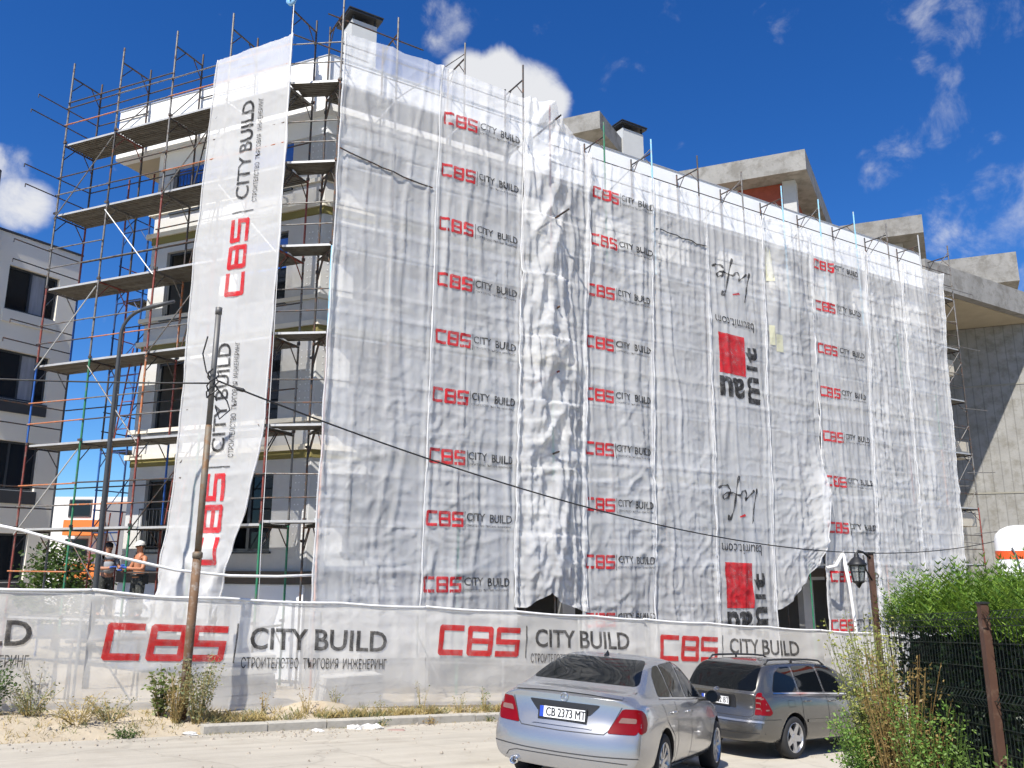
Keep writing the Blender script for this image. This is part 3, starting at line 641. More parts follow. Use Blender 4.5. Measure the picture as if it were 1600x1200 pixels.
# corner bay between the two scaffolds
for z in LEV[1:]:
    p, q = Lp(0, 0, z + .012), Fp(0, 0, z + .012); d = (q - p); ln = d.length; d.normalize(); inn = Vector((-d.y, d.x, 0))
    for j in range(2): plank(scF, p + d * (.02 + .1 * j) + inn * (.02 + .29 * j) + UP * .045, d, inn, round(ln - .04 - .3 * j, 2))
    for h in (.5, 1.0): tube_part('guard_rail', p + UP * h - d * .05, q + UP * (h + random.uniform(-.03, .03)) + d * .06, .015, random.choice([galv, galv_w, galv_d]), scF)
    tube_part('diagonal_brace', Lp(.0, 0, z - .62), Lp(.05, .42, z - .08), .015, galv_d, scF); tube_part('diagonal_brace', Fp(0, .9, z - .62), Fp(0, .5, z - .08), .015, galv_d, scF)
def ladder(p, q, side, m, label):
    root = empty('ladder', p, label, 'ladder', 'ladders inside the scaffold'); w = .19
    for sg in (-1, 1): tube_part('stile', p + side * w * sg, q + side * w * sg, .018, m, root)
    n = int((q - p).length / .3)
    for i in range(1, n): c = p.lerp(q, i / n); tube_part('rung', c - side * w, c + side * w, .012, m, root)
for sA, zA, sB, m, lab in ((3.1, 9.4, 2.6, galv_d, 'dark steel ladder beside the upper dark window opening, next to the banner'), (3.1, 7.4, 2.55, galv_d, 'dark steel ladder below the third deck beside the banner'), (4.95, 5.4, 4.6, red_t, 'red oxide ladder standing in the middle of the scaffold'),
                          (3.1, 3.4, 2.8, red_t, 'rust red ladder beside the lowest dark window and banner'), (5.0, 1.4, 4.8, red_t, 'red ladder by the two workers at the bottom deck'), (3.2, 11.4, 2.7, galv_d, 'dark ladder hanging below the topmost deck')):
    ladder(Lp(sA, .70, zA + .02), Lp(sB, .70, zA + 2.35), D2, m, lab)

# ------------------------------------------------------------------ writing
def text_geo(txt, bold=0.0):
    cu = bpy.data.curves.new('t', 'FONT'); cu.body = txt; cu.size = 1; cu.offset = bold; cu.resolution_u = 3
    ob = bpy.data.objects.new('t', cu); COL.objects.link(ob)
    dg = bpy.context.evaluated_depsgraph_get(); me = bpy.data.meshes.new_from_object(ob.evaluated_get(dg))
    vs = [Vector((v.co.x, v.co.y)) for v in me.vertices]; fs = [tuple(p.vertices) for p in me.polygons]
    bpy.data.objects.remove(ob); bpy.data.curves.remove(cu); bpy.data.meshes.remove(me)
    return vs, fs
TXT = {}
def fit_text(txt, x0, y0, w, h, bold=0.0, rot=0):
    """text filling the box (x0,y0,w,h); rot 0, 90 (reading upwards) or 180"""
    if (txt, bold) not in TXT: TXT[txt, bold] = text_geo(txt, bold)
    vs, fs = TXT[txt, bold]; xa = min(v.x for v in vs); xb = max(v.x for v in vs); ya = min(v.y for v in vs); yb = max(v.y for v in vs)
    out = []
    for v in vs:
        u, t = (v.x - xa) / (xb - xa), (v.y - ya) / (yb - ya)
        if rot == 90: u, t = 1 - t, u
        elif rot == 180: u, t = 1 - u, 1 - t
        out.append((x0 + u * w, y0 + t * h))
    return out, fs
def rects_cbs(x0, y0, w, h, shear=.1, t=.2):
    """squared letters C B S built from bars"""
    lw = w / 3.24; g = lw * .12; res = ([], [])
    th = t
    C = [(0, 0, t, 1), (t, 0, .97, th), (t, 1 - th, .97, 1)]
    B = [(0, 0, t, 1), (1 - t, .0, 1, 1), (t, 0, 1 - t, th), (t, 1 - th, 1 - t, 1), (t, .41, 1 - t, .59)]
    S = [(0, 1 - th, 1, 1), (0, .41, t, 1 - th), (t, .41, 1, .59), (1 - t, th, 1, .41), (0, 0, 1, th)]
    for k, L_ in enumerate((C, B, S)):
        for (a, c, d, e) in L_:
            n = len(res[0]); ch = .07
            pts = [(a, c), (d, c), (d, e), (a, e)]; o = []
            for (px, py) in pts:
                if px in (0, 1) and py in (0, 1) and (k != 0 or px == 0) and not (k == 2 and (px, py) in ((1, 1), (0, 0))):
                    sx = 1 if px == 0 else -1; sy = 1 if py == 0 else -1
                    q = [(px + sx * ch, py), (px, py + sy * ch)]
                    if (px, py) in ((0, 0), (1, 1)): q = [q[1], q[0]]
                    o += q
                else: o.append((px, py))
            res[0].extend([(x0 + (lw + g) * k + px * lw + shear * h * py, y0 + py * h) for px, py in o]); res[1].append(tuple(range(n, n + len(o))))
    return res
def print_mesh(name, pieces, fn, mats, parent, maxlen=.12):
    """pieces: (verts2d, faces, material index); fn maps (a,b) to world"""
    bm = bmesh.new()
    for vs, fs, mi in pieces:
        bv = [bm.verts.new((v[0], v[1], 0)) for v in vs]
        for f in fs:
            try: q = bm.faces.new([bv[i] for i in f]); q.material_index = mi
            except ValueError: pass
    bmesh.ops.triangulate(bm, faces=bm.faces[:])
    for _ in range(5):
        ed = [e for e in bm.edges if e.calc_length() > maxlen]
        if not ed: break
        bmesh.ops.subdivide_edges(bm, edges=ed, cuts=1); bmesh.ops.triangulate(bm, faces=bm.faces[:])
    for v in bm.verts: v.co = fn(v.co.x, v.co.y)
    me = bpy.data.meshes.new(name); bm.to_mesh(me); bm.free()
    for m in mats: me.materials.append(m)
    me.polygons.foreach_set('use_smooth', [True] * len(me.polygons))
    return put(name, me, parent)
SMALL = 'СТРОИТЕЛСТВО  ТЪРГОВИЯ  ИНЖЕНЕРИНГ'

# ------------------------------------------------------------------ nets on the long facade
def ridged(p): return 1 - abs(noise.noise(p)) * 2
def lerp_tab(tab, x):
    if x <= tab[0][0]: return tab[0][1]
    for (a, va), (c, vc) in zip(tab, tab[1:]):
        if x <= c: return va + (vc - va) * (x - a) / (c - a)
    return tab[-1][1]
def sharp(p, k=5):
    return max(0.0, 1 - abs(noise.noise(p)) * k)
def crumple(s, z, sd, amp):
    v = Vector
    warp = .4 * noise.noise(v((s * .8, z * .5, sd)))
    lo = .5 + .9 * noise.noise(v((s * .35 + sd, z * .22, 9)))          # some parts hang smooth, others are crushed
    lo = max(.15, min(1.25, lo + .35 * sstep(9, 4, z)))
    d = .035 * noise.noise(v((s * .8, z * .25, sd + 3.1)))
    d += .050 * sharp(v((s * 1.7 + warp, z * .10, sd + 7.7)), 8)         # long hanging folds
    d += .026 * sharp(v((s * 4.1 + warp * .5, z * .07, sd + 2.2)), 8)
    d += .020 * lo * sharp(v((s * .45 + warp, z * 1.7 + warp * 2, sd + 1.3)), 9)     # cross creases
    d += .024 * lo * sharp(v((s * 1.5 + z * .8, z * .9 - s * .9, sd + 5.2)), 9)      # slanting pulls
    d += .018 * lo * sharp(v((s * 2.3 - z * 1.1, z * 1.2 + s * 1.3, sd + 6.2)), 9)
    # packing folds: the sheet keeps a grid of flat panels
    a, c = s / .58 + .25 * noise.noise(v((z * .5, sd, 1))), z / .46 + .3 * noise.noise(v((s * .7, sd, 2)))
    fa, fc = a - math.floor(a), c - math.floor(c); cell = noise.cell(v((math.floor(a) * 1.7, math.floor(c) * 2.3, sd)))
    d += .008 * lo * cell * (1 - abs(2 * fa - 1) ** 4) * (1 - abs(2 * fc - 1) ** 4) + .012 * lo * (abs(2 * fc - 1) ** 16) + .008 * (abs(2 * fa - 1) ** 16)
    d += .006 * noise.noise(v((s * 7, z * 7, sd)))
    return d * amp
class Net:
    def __init__(n, name, label, fn, ledge, redge, top, bot, seed, amp=1.0, m=None, base=-.07, extra=None, step=.05, group=None):
        n.fn = fn; n.ledge = ledge; n.redge = redge; n.top = top; n.bot = bot; n.seed = seed; n.amp = amp; n.base = base; n.extra = extra
        smid = (lerp_tab(ledge, 8) + lerp_tab(redge, 8)) / 2
        zt, zb = max(t for _, t in top), min(t for _, t in bot)
        nu = max(4, int((redge[0][1] - ledge[0][1] if redge[0][1] > ledge[0][1] else ledge[0][1] - redge[0][1]) / step)); nv = int((zt - zb) / step)
        b = MB()
        for j in range(nv + 1):
            for i in range(nu + 1): b.v.append(tuple(n.at(i / nu, j / nv)))
        for j in range(nv):
            for i in range(nu):
                k = j * (nu + 1) + i; b.f.append((k, k + 1, k + nu + 2, k + nu + 1)); b.m.append(0)
        n.o = b.build(name, m or net_w, None, True); tag(n.o, label, 'net', group)
        for u in (0, 1):
            hb = MB(); hb.path([n.at(u, j / 90) + (n.fn(0, -.015, 0) - n.fn(0, 0, 0)) for j in range(91)], [.020 + .012 * noise.noise(Vector((j * .37, n.seed, u))) for j in range(91)], 6); hb.build('seam_hem', m or net_w, n.o, True)
    def out(n, s, z):
        e = n.extra(s, z) if n.extra else 0
        if n.fn is Fp:                            # cloth pressed over the posts and rails behind it
            k = .6 + .4 * noise.noise(Vector((s * .7, z * .6, n.seed)))
            for q in F_S: e += .030 * k * math.exp(-((s - q) / .045) ** 2)
            h = (z - (1.4 if s < 5.4 else .56) + .03 * noise.noise(Vector((s * 1.3, 3, n.seed)))) % 2.0
            for q in (0, .5, 1.0, 2.0): e += .022 * k * math.exp(-((h - q) / .045) ** 2)
            if 7 < s: e += .014 * k * math.exp(-((((s + .3) % .63) - .3) / .04) ** 2)
        return n.base - crumple(s, z, n.seed, n.amp) - e
    def at(n, u, w):
        zt = lerp_tab(n.top, u); zb = lerp_tab(n.bot, u); z = zb + (zt - zb) * w
        l, r = lerp_tab(n.ledge, z), lerp_tab(n.redge, z); wob = .035 * noise.noise(Vector((u * 2, z * 1.3, n.seed)))
        s = l + (r - l) * u + wob
        z += .03 * noise.noise(Vector((s * 2.2, w * 3, n.seed + 9))) * (1 if w in (0, 1) else 0)
        edge = min(u, 1 - u)                     # gathered, tied seams at both edges
        pl = .05 * math.sin(edge * 70) * math.exp(-edge * 16) * n.amp
        sag = .06 * n.amp * math.sin(math.pi * u) * (.5 + .5 * noise.noise(Vector((z * .35, n.seed, 0))))
        p = n.fn(s, n.out(s, z) - pl - sag, z); return p
    def pt(n, s, z, lift=.014):
        l, r = lerp_tab(n.ledge, z), lerp_tab(n.redge, z); u = min(1, max(0, (s - l) / (r - l)))
        edge = min(u, 1 - u); pl = .05 * math.sin(edge * 70) * math.exp(-edge * 16) * n.amp
        sag = .06 * n.amp * math.sin(math.pi * u) * (.5 + .5 * noise.noise(Vector((z * .35, n.seed, 0))))
        return n.fn(s, n.out(s, z) - pl - sag - lift, z)
G = 'white nets hung down the main facade'
def E_(*a): return [(a[i], a[i + 1]) for i in range(0, len(a), 2)]
def bump_c(s, z):
    m = math.exp(-((s - 5.6) / .8) ** 2)
    k = (z * .62) % 1.0                       # cloth hung in swags from the tube stubs
    f = .15 * m * (.4 + .6 * k) + .13 * m * sharp(Vector((s * 1.6 + z * .55, z * .3, 44)), 3) + .11 * m * sharp(Vector((s * 1.8 - z * .7, z * .35, 48)), 3.2) + .06 * sharp(Vector((s * 2.8, z * .5, 51)), 3)
    return f
def bump_g(s, z): return (.42 * math.exp(-((s - 15.75) / .34) ** 2) * sstep(6.2, 4.6, z) * (.4 + .6 * sstep(1.2, 3.2, z)) + .10 * ridged(Vector((s * 1.3 + z * .25, z * .3, 12))) * sstep(8, 12, z))
netA = Net('debris_net', 'plain white net at the corner edge with no print on it', Fp, E_(1, -.12, 5, -.06, 14.6, .03), E_(1, 2.30, 14.6, 2.58), E_(0, 14.62, 1, 14.66), E_(0, .75, 1, .65), 1.1, .75, group=G)
netB = Net('debris_net', 'white net with nine red and black prints, second from the corner', Fp, E_(1, 2.27, 14.6, 2.55), E_(1, 4.68, 14.6, 5.0), E_(0, 14.66, .5, 14.58, 1, 14.55), E_(0, .65, 1, .55), 2.7, .85, base=-.085, group=G)
netC = Net('debris_net', 'bulging crumpled net pierced by tube stubs, its hem lifted off the fence', Fp, E_(1, 4.62, 6, 4.72, 14.6, 4.98), E_(1, 6.72, 6, 6.78, 14, 7.15), E_(0, 14.5, .35, 14.55, .55, 14.1, 1, 13.5), E_(0, 1.62, .15, 1.6, .42, 1.92, .6, 1.66, 1, 1.45), 3.9, 1.5, base=-.05, extra=bump_c, step=.042, group=G)
netD = Net('debris_net', 'white net with nine red and black prints right of the crumpled net', Fp, E_(1, 6.62, 6, 6.72, 14, 7.1), E_(1, 8.9, 13.5, 9.42), E_(0, 13.48, 1, 13.42), E_(0, .5, 1, .3), 4.4, 1.0, base=-.085, group=G)
netE = Net('debris_net', 'plain white net with dark rope line between printed nets, next to the mirrored print', Fp, E_(1, 8.86, 13.5, 9.38), E_(1, 11.2, 13.5, 11.6), E_(0, 13.42, 1, 13.38), E_(0, .3, 1, .1), 5.8, 1.05, group=G)
netH2 = Net('debris_net', 'net hung upside down with red squares and black handwriting', Fp, E_(1, 11.15, 13.5, 11.56), E_(1, 13.5, 13.5, 13.98), E_(0, 13.38, 1, 13.36), E_(0, .1, 1, -.1), 6.2, .8, base=-.085, group=G)
netG = Net('debris_net', 'heavily creased net whose lower corner is pulled aside over a dark opening', Fp, E_(1, 13.45, 13.5, 13.94), E_(1.3, 15.1, 2.3, 15.3, 3.2, 15.6, 5.6, 16.0, 9, 16.1, 13.5, 16.34), E_(0, 13.36, 1, 13.34), E_(0, 1.22, .35, 1.45, .75, 2.05, 1, 2.5), 7.5, 1.35, extra=bump_g, step=.045, group=G)
netI = Net('debris_net', 'white net with red and black prints behind the lantern', Fp, E_(0, 15.7, 6, 16.05, 13.5, 16.3), E_(0, 18.3, 13.5, 19.35), E_(0, 13.34, 1, 13.31), E_(0, -.3, 1, -.5), 8.3, .95, base=-.085, group=G)
netJ = Net('debris_net', 'plain wrinkled net between the lantern net and the outermost net', Fp, E_(0, 18.25, 13.5, 19.3), E_(0, 20.9, 13.5, 21.5), E_(0, 13.31, 1, 13.33), E_(0, -.5, 1, -.6), 9.4, 1.1, group=G)
netK = Net('debris_net', 'outermost plain net next to the raw concrete wing', Fp, E_(0, 20.85, 13.5, 21.45), E_(0, 23.4, 3, 23.5, 8, 23.75, 13.5, 24.05), E_(0, 13.33, 1, 13.36), E_(0, -.6, 1, -.7), 10.6, 1.25, group=G)
def column_prints(net, rows, wid, hC=.34):
    for (s, z) in rows:
        w = wid
        cb = rects_cbs(0, -hC, w * .405, hC, .02)
        bar = ([(w * .425, -hC - .03), (w * .431, -hC - .03), (w * .431, .02), (w * .425, .02)], [(0, 1, 2, 3)])
        t1 = fit_text('CITY', w * .445, -.19, w * .215, .18, .016); t1b = fit_text('BUILD', w * .715, -.21, w * .265, .19, .022); t2 = fit_text(SMALL, w * .445, -.315, w * .53, .05, .004)
        fn = lambda a, c, s=s, z=z: net.pt(s + a, z + c - a * .02)
        print_mesh('printed_logo', [(*cb, 0), (*bar, 1), (*t1, 1), (*t1b, 1), (*t2, 1)], fn, [ink_red, ink_blk], net.o, .1)
column_prints(netB, [(2.62, 13.43), (2.58, 12.05), (2.55, 10.66), (2.53, 9.26), (2.5, 7.87), (2.45, 6.5), (2.40, 5.11), (2.36, 3.73), (2.32, 2.32)], 2.27)
column_prints(netD, [(7.2, 12.65), (7.08, 11.26), (6.94, 9.83), (6.88, 8.4), (6.81, 7.0), (6.76, 5.6), (6.74, 4.2), (6.71, 2.8), (6.68, 1.42)], 2.25)
column_prints(netI, [(16.42, 12.46), (16.37, 11.02), (16.3, 9.55), (16.22, 8.12), (16.2, 6.68), (16.12, 5.26), (16.05, 3.83), (16.0, 2.36), (15.9, .94)], 2.4)
def upside_print(net, s0, z0):
    """square emblem hung upside down, with its letters and the handwriting above"""
    sq = ([(.12, 0), (1.2, 0), (1.17, -1.22), (.12, -1.22)], [(0, 3, 2, 1)])
    au = fit_text('au', .10, -1.92, .98, .62, .03, 180); mm = fit_text('m', 1.22, -2.0, .52, .82, .03, 90); ii = fit_text('I', 1.24, -.98, .46, .14, .03, 90); tt = fit_text('t', 1.22, -.74, .50, .48, .05, 90)
    web = fit_text('baumit.com', .06, .22, 1.6, .30, 0.0, 180)
    strokes = [[(.05, 2.02), (.2, 2.1), (.42, 2.12), (.52, 2.0), (.42, 1.78), (.26, 1.72), (.2, 1.8), (.34, 1.9), (.6, 1.92), (.86, 1.86)], [(.86, 2.42), (.80, 2.2), (.7, 1.8), (.58, 1.4), (.46, 1.18), (.36, 1.16), (.42, 1.3)], [(.86, 1.86), (1.0, 2.0), (1.12, 2.02), (1.16, 1.9), (1.1, 1.75), (1.3, 1.9), (1.5, 2.06)], [(1.62, 2.12), (1.55, 1.9), (1.42, 1.5), (1.3, 1.1)]]
    pcs = [(*sq, 0), (*au, 1), (*mm, 1), (*ii, 1), (*tt, 1), (*web, 1)]
    for st in strokes:
        pts = []
        for (p, q) in zip(st, st[1:]):
            for k in range(4): t = k / 4; pts.append((p[0] + (q[0] - p[0]) * t, p[1] + (q[1] - p[1]) * t))
        pts.append(st[-1]); vs = []; fs = []
        for i, p in enumerate(pts):
            a = pts[max(0, i - 1)]; c = pts[min(len(pts) - 1, i + 1)]; dx, dy = c[0] - a[0], c[1] - a[1]; l = math.hypot(dx, dy) or 1; wd = .026 + .014 * math.sin(i * .9)
            vs += [(p[0] - dy / l * wd, p[1] + dx / l * wd), (p[0] + dy / l * wd, p[1] - dx / l * wd)]
            if i: fs.append((2 * i - 2, 2 * i - 1, 2 * i + 1, 2 * i))
        pcs.append((vs, fs, 1))
    pcs.append(([(.8, 1.28), (1.05, 1.36), (1.1, 1.3), (.82, 1.24)], [(0, 3, 2, 1)], 0))
    print_mesh('printed_emblem', pcs, lambda a, c: net.pt(s0 + a, z0 + c - .03 * a), [ink_red, ink_blk], net.o, .1)
upside_print(netH2, 11.62, 9.22); upside_print(netH2, 11.38, 2.62)
tape_m = net_mat('yellow_tape', (.72, .70, .50), .15, .2, .02)
for s, z, w, h in ((13.97, 9.75, .2, .62), (14.22, 9.5, .3, .55), (14.0, 11.7, .25, .5), (14.0, 12.3, .25, .6)):
    b = MB(); b.poly([netG.pt(s + i, z - j, .03) for i, j in ((0, h), (w, h), (w, 0), (0, 0))]); b.build('tape_patch', tape_m, netG.o)
def cord(name, pts, r, m, label, cat, n=5):
    b = MB(); b.path(pts, r, n); o = b.build(name, m, None, True); tag(o, label, cat); return o
rope_d = mat('dark_rope', (.05, .048, .045), .8); rope_w = mat('white_strap', (.75, .74, .72), .7)
b = MB(); b.path([netA.pt(.02 + .26 * i, 11.6 + .10 * math.sin(i * .33 + 2.2) - .02 * i, .03) for i in range(10)], .018); b.build('hem_rope', galv_d, netA.o)
b = MB(); b.path([netE.pt(9.45 + .2 * i, 11.9 - .012 * i + .03 * math.sin(i * 2.1), .03) for i in range(11)], .016); b.build('hem_rope', rope_d, netE.o)
cord('white_strap', [Fp(15.35, -.5, 2.45), Fp(15.6, -.62, 2.5), Fp(16.3, -.3, 2.75), Fp(16.6, -.2, 2.9)], .05, rope_w, 'white strap tying back the lifted net corner beside the lantern', 'strap', 6)
cord('white_strap', [Fp(16.5, -.25, 2.85), Fp(16.62, -.3, 1.9), Fp(16.75, -.3, .6), Fp(16.8, -.3, -.6)], .055, rope_w, 'white strap hanging straight down beside the lantern', 'strap', 6)
tags_m = net_mat('torn_net', (.8, .8, .8), .15, .3, .04)
# ------------------------------------------------------------------ banner on the end face
def bn_extra(s, z): return .05 * math.sin(z * .9) * .4 + .22 * sstep(3.6, 1.9, z) * ridged(Vector((s * 2.2, z * 1.4, 5)))
ban = Net('advert_banner', 'tall translucent white banner with vertical red and black print beside the open corner', Lp,
          E_(1, .95, 2.6, .7, 3.6, .32, 5.6, -.02, 9, -.12, 14.6, -.10), E_(1.2, 2.52, 2, 2.42, 6, 2.30, 9, 2.28, 12, 2.24, 14.6, 2.05), E_(0, 14.62, .5, 14.5, 1, 14.45), E_(0, 1.35, 1, 1.15), 15.2, .6, net_b, base=-.075, extra=bn_extra)
def banner_print(z0, z1, sc, zc0, zc1):
    cbs = rects_cbs(0, -.36, 1.0, .36, .0)
    # rotate: text runs upwards, its top faces towards larger s
    def rot(piece, z_a, z_b, s_top, s_bot):
        vs, fs = piece; xa = min(v[0] for v in vs); xb = max(v[0] for v in vs); ya = min(v[1] for v in vs); yb = max(v[1] for v in vs)
        return [((s_bot + (s_top - s_bot) * (v[1] - ya) / (yb - ya)), z_a + (z_b - z_a) * (v[0] - xa) / (xb - xa)) for v in vs], fs
    pcs = [(*rot(cbs, z0, z1, sc + .26, sc - .26), 0), (*rot(text_geo('CITY', .012), zc0, zc0 + (zc1 - zc0) * .44, sc + .20, sc - .16), 1), (*rot(text_geo('BUILD', .012), zc0 + (zc1 - zc0) * .48, zc1, sc + .20, sc - .16), 1), (*rot(text_geo(SMALL, .004), zc0 - .12, zc1, sc - .27, sc - .40), 1),
           (*rot(([(0, 0), (1, 0), (1, 1), (0, 1)], [(0, 1, 2, 3)]), zc0 - .33, zc0 - .30, sc + .26, sc - .34), 1)]
    print_mesh('printed_logo', pcs, lambda a, c: ban.pt(a, c), [ink_red, ink_blk], ban.o, .12)
banner_print(8.35, 10.2, 1.02, 10.68, 13.15); banner_print(2.55, 4.45, 1.16, 4.9, 7.3)
# pulley with rope at the corner post
pul = empty('pulley', Lp(-.02, -.1, 15.55), 'small blue pulley wheel hanging from the top corner post', 'pulley')
b = MB(); o_ = Lp(-.02, -.12, 15.5); b.lathe(o_ - NL * .03, NL, [(0, .03), (0, .13), (.012, .13), (.022, .09), (.038, .09), (.048, .13), (.06, .13), (.06, .03)], 20); b.build('wheel', mat('pulley_blue', (.25, .5, .78), .4), pul, True)
b = MB(); b.tube(o_ + UP * .26, o_, .018); b.tube(o_ - NL * .06, o_ + NL * .06, .03); b.build('hook', mat('pulley_hook', (.08, .3, .6), .4), pul)
cord('hoist_rope', [Lp(-.10, -.12, 15.4), Lp(-.13, -.13, 9), Lp(-.16, -.13, 3), Lp(-.18, -.1, .6)], .007, rope_w, 'thin white hoist rope hanging from the pulley', 'rope')

# ------------------------------------------------------------------ street-side net fence
TOP = E_(-9.5, 2.6, -4.52, 2.25, -3.24, 2.2, -2.36, 2.1, .12, 1.94, 2.44, 1.79, 4.39, 1.65, 7.77, 1.38, 14.16, .86, 18, .55)
BOT = E_(-9.5, .9, -4.32, .50, -2.2, .30, .22, .15, 2.42, .03, 3.94, -.09, 8, -.42, 14.2, -.98, 18, -1.3)
def fence_net(label, s0, s1, seed):
    n = max(6, int((s1 - s0) / .07)); nv = 28; b = MB()
    def at(s, w, lift=0):
        zt, zb = lerp_tab(TOP, s), lerp_tab(BOT, s); z = zb + (zt - zb) * w
        t = abs(((s - s0) / (s1 - s0)) * 3 % 1 - .5) * 2
        if w > .98: z -= .025 * math.sin(math.pi * (((s - s0) / 2.0) % 1))
        d = .03 * noise.noise(Vector((s * 1.1, z * .8, seed))) + .022 * ridged(Vector((s * .8, z * 2.6, seed + 4))) + .012 * ridged(Vector((s * 3, z * 1.2 + s, seed + 8))) + .07 * math.sin(math.pi * w) * (.5 + .5 * noise.noise(Vector((s * .5, 1, seed))))
        return Pp(s, -d - .03 - lift, z)
    for j in range(nv + 1):
        for i in range(n + 1): b.v.append(tuple(at(s0 + (s1 - s0) * i / n, j / nv)))
    for j in range(nv):
        for i in range(n): k = j * (n + 1) + i; b.f.append((k, k + 1, k + n + 2, k + n + 1)); b.m.append(0)
    o = b.build('fence_net', net_f, None, True); tag(o, label, 'fence', 'printed fence nets along the street')
    hb = MB(); hb.path([at(s0 + (s1 - s0) * i / n, 1.0, .01) for i in range(n + 1)], .022, 6); hb.build('top_hem', mat('hem_white', (.74, .73, .71), .7), o, True)
    def pr(s, z, lift=.012):
        zt, zb = lerp_tab(TOP, s), lerp_tab(BOT, s); return at(s, (z - zb) / (zt - zb), lift)
    return o, pr
FS = [(-9.2, -3.3, 'leftmost street fence net showing only the end of its black lettering', -8.76), (-3.3, 2.42, 'printed fence net behind the rusty utility pole', -3.09), (2.42, 7.85, 'printed fence net left of and behind the silver sedan', 2.66), (7.85, 13.9, 'printed fence net above the grey estate car', 8.24), (13.9, 17.5, 'last unprinted fence net beside the hedge', None)]
for s0, s1, lab, ls in FS:
    o, pr = fence_net(lab, s0, s1, s0 * 1.7)
    if ls is None: continue
    slope = (lerp_tab(TOP, ls + 5) - lerp_tab(TOP, ls)) / 5; zt = lerp_tab(TOP, ls) - .47 - (.0 if ls < 0 else -.16)
    h = .56; W_ = 1.88 / .56 * h
    cb = rects_cbs(0, -h, 1.82, h, .11, .19)
    bar = ([(1.98, -h - .02), (2.005, -h - .02), (2.05, .05), (2.02, .05)], [(0, 1, 2, 3)])
    c1 = fit_text('CITY', 2.24, -.36, 1.0, .36, .02); c2 = fit_text('BUILD', 3.36, -.36, 1.36, .36, .02); c3_ = fit_text(SMALL, 2.12, -.66, 2.6, .18, .008)
    print_mesh('printed_logo', [(*cb, 0), (*bar, 1), (*c1, 1), (*c2, 1), (*c3_, 1)], lambda a, c, ls=ls, zt=zt, slope=slope, pr=pr: pr(ls + a, zt + c + slope * a), [ink_redf, ink_blkf], o, .12)
fsup = empty('steel_fence_support', Pp(4, .1, 0), 'white steel post and brace frame holding the street fence nets', 'fence')
s = -7.2
while s < 17.5:
    zt, zb = lerp_tab(TOP, s), lerp_tab(BOT, s)
    tube_part('post', Pp(s, .04, zb - .15), Pp(s, .04, zt - .01), .022, galv_w, fsup)
    if int(s * 10) % 3 != 0: tube_part('brace', Pp(s, .05, zt - .5), Pp(s + .9, .5, zb), .016, galv_w, fsup)
    if s < 16: tube_part('rail', Pp(s, .06, zt - .08), Pp(s + 1.9, .06, lerp_tab(TOP, s + 1.9) - .08), .014, galv_w, fsup); tube_part('rail', Pp(s, .06, zb + .75), Pp(s + 1.9, .06, lerp_tab(BOT, s + 1.9) + .75), .014, galv_w, fsup)
    s += 1.9
# stacked material and trestles standing behind the fence net
random.seed(8)
def trestle(p, label):
    r_ = empty('trestle', p, label, 'trestle', 'trestles behind the street fence')
    for sx in (-.5, .5):
        for sy in (-.3, .3): tube_part('leg', p + D1 * sx + NF * sy, p + D1 * sx + UP * .95, .018, galv_d, r_)
    tube_part('bar', p + D1 * -.6 + UP * .95, p + D1 * .6 + UP * .95, .03, galv_d, r_)
for sx, lab in ((-2.9, 'folding trestle dimly seen behind the fence left of the pole'), (-4.1, 'trestle dimly seen behind the fence end lettering')): p = Pp(sx, 1.0, 0); p.z = ground_z(p.x, p.y); trestle(p, lab)
def pallet_stack(p, n, label):
    r_ = empty('block_stack', p, label, 'blocks', 'block stacks behind the street fence')
    for k in range(n):
        b = MB(); b.obox(p + D1 * (-.55 + random.uniform(-.02, .02)) + NF * -.3 + UP * (.02 + k * .16), D1 * 1.1, NF * .6, UP * .14); b.build('block', mat('block_grey', (.5, .49, .46), .9, 0, .1, 3), r_)
for sx, n, lab in ((-.75, 5, 'stack of pale blocks dimly seen through the fence beside the pole'), (1.3, 3, 'low stack of blocks dimly seen through the fence under the lettering')): p = Pp(sx, .8, 0); p.z = ground_z(p.x, p.y); pallet_stack(p, n, lab)

# ------------------------------------------------------------------ neighbouring block on the left
nb_wall = mat('neighbour_render', (.80, .745, .64), .9, 0, .05, 1.1, .003, 22)
nb_dark = mat('neighbour_dark_panel', (.05, .05, .052), .5, 0, .1, 2)
DN = Vector((.5, .866, 0)); NN = Vector((-.866, .5, 0))
nb0 = Vector((-15.38, 27.0, 0))
nb = empty('neighbour_block', nb0 + UP * .2, 'plain pale grey apartment block with dark framed windows at the picture edge', 'building')
def Np(s, off, z): return nb0 + DN * s + NN * off + UP * z
nwin = []
for z0, z1 in ((10.62, 12.1), (7.72, 9.3), (4.85, 6.4), (2.0, 3.5)):
    nwin.append((-1.98, -.3, z0, z1)); nwin.append((-4.4, -2.7, z0, z1))
b = MB(); ss = sorted({-9.0, .38, *[w for q in nwin for w in q[:2]]}); zs = sorted({-.5, 13.15, *[w for q in nwin for w in q[2:]]})
for i in range(len(ss) - 1):
    for j in range(len(zs) - 1):
        if any(q[0] <= ss[i] and ss[i + 1] <= q[1] and q[2] <= zs[j] and zs[j + 1] <= q[3] for q in nwin): continue
        b.quad(Np(ss[i], 0, zs[j]), Np(ss[i + 1], 0, zs[j]), Np(ss[i + 1], 0, zs[j + 1]), Np(ss[i], 0, zs[j + 1]))
for a, c, za, zb in nwin:
    for (p, q) in (((a, za), (c, za)), ((c, za), (c, zb)), ((c, zb), (a, zb)), ((a, zb), (a, za))): b.quad(Np(p[0], 0, p[1]), Np(q[0], 0, q[1]), Np(q[0], .25, q[1]), Np(p[0], .25, p[1]))
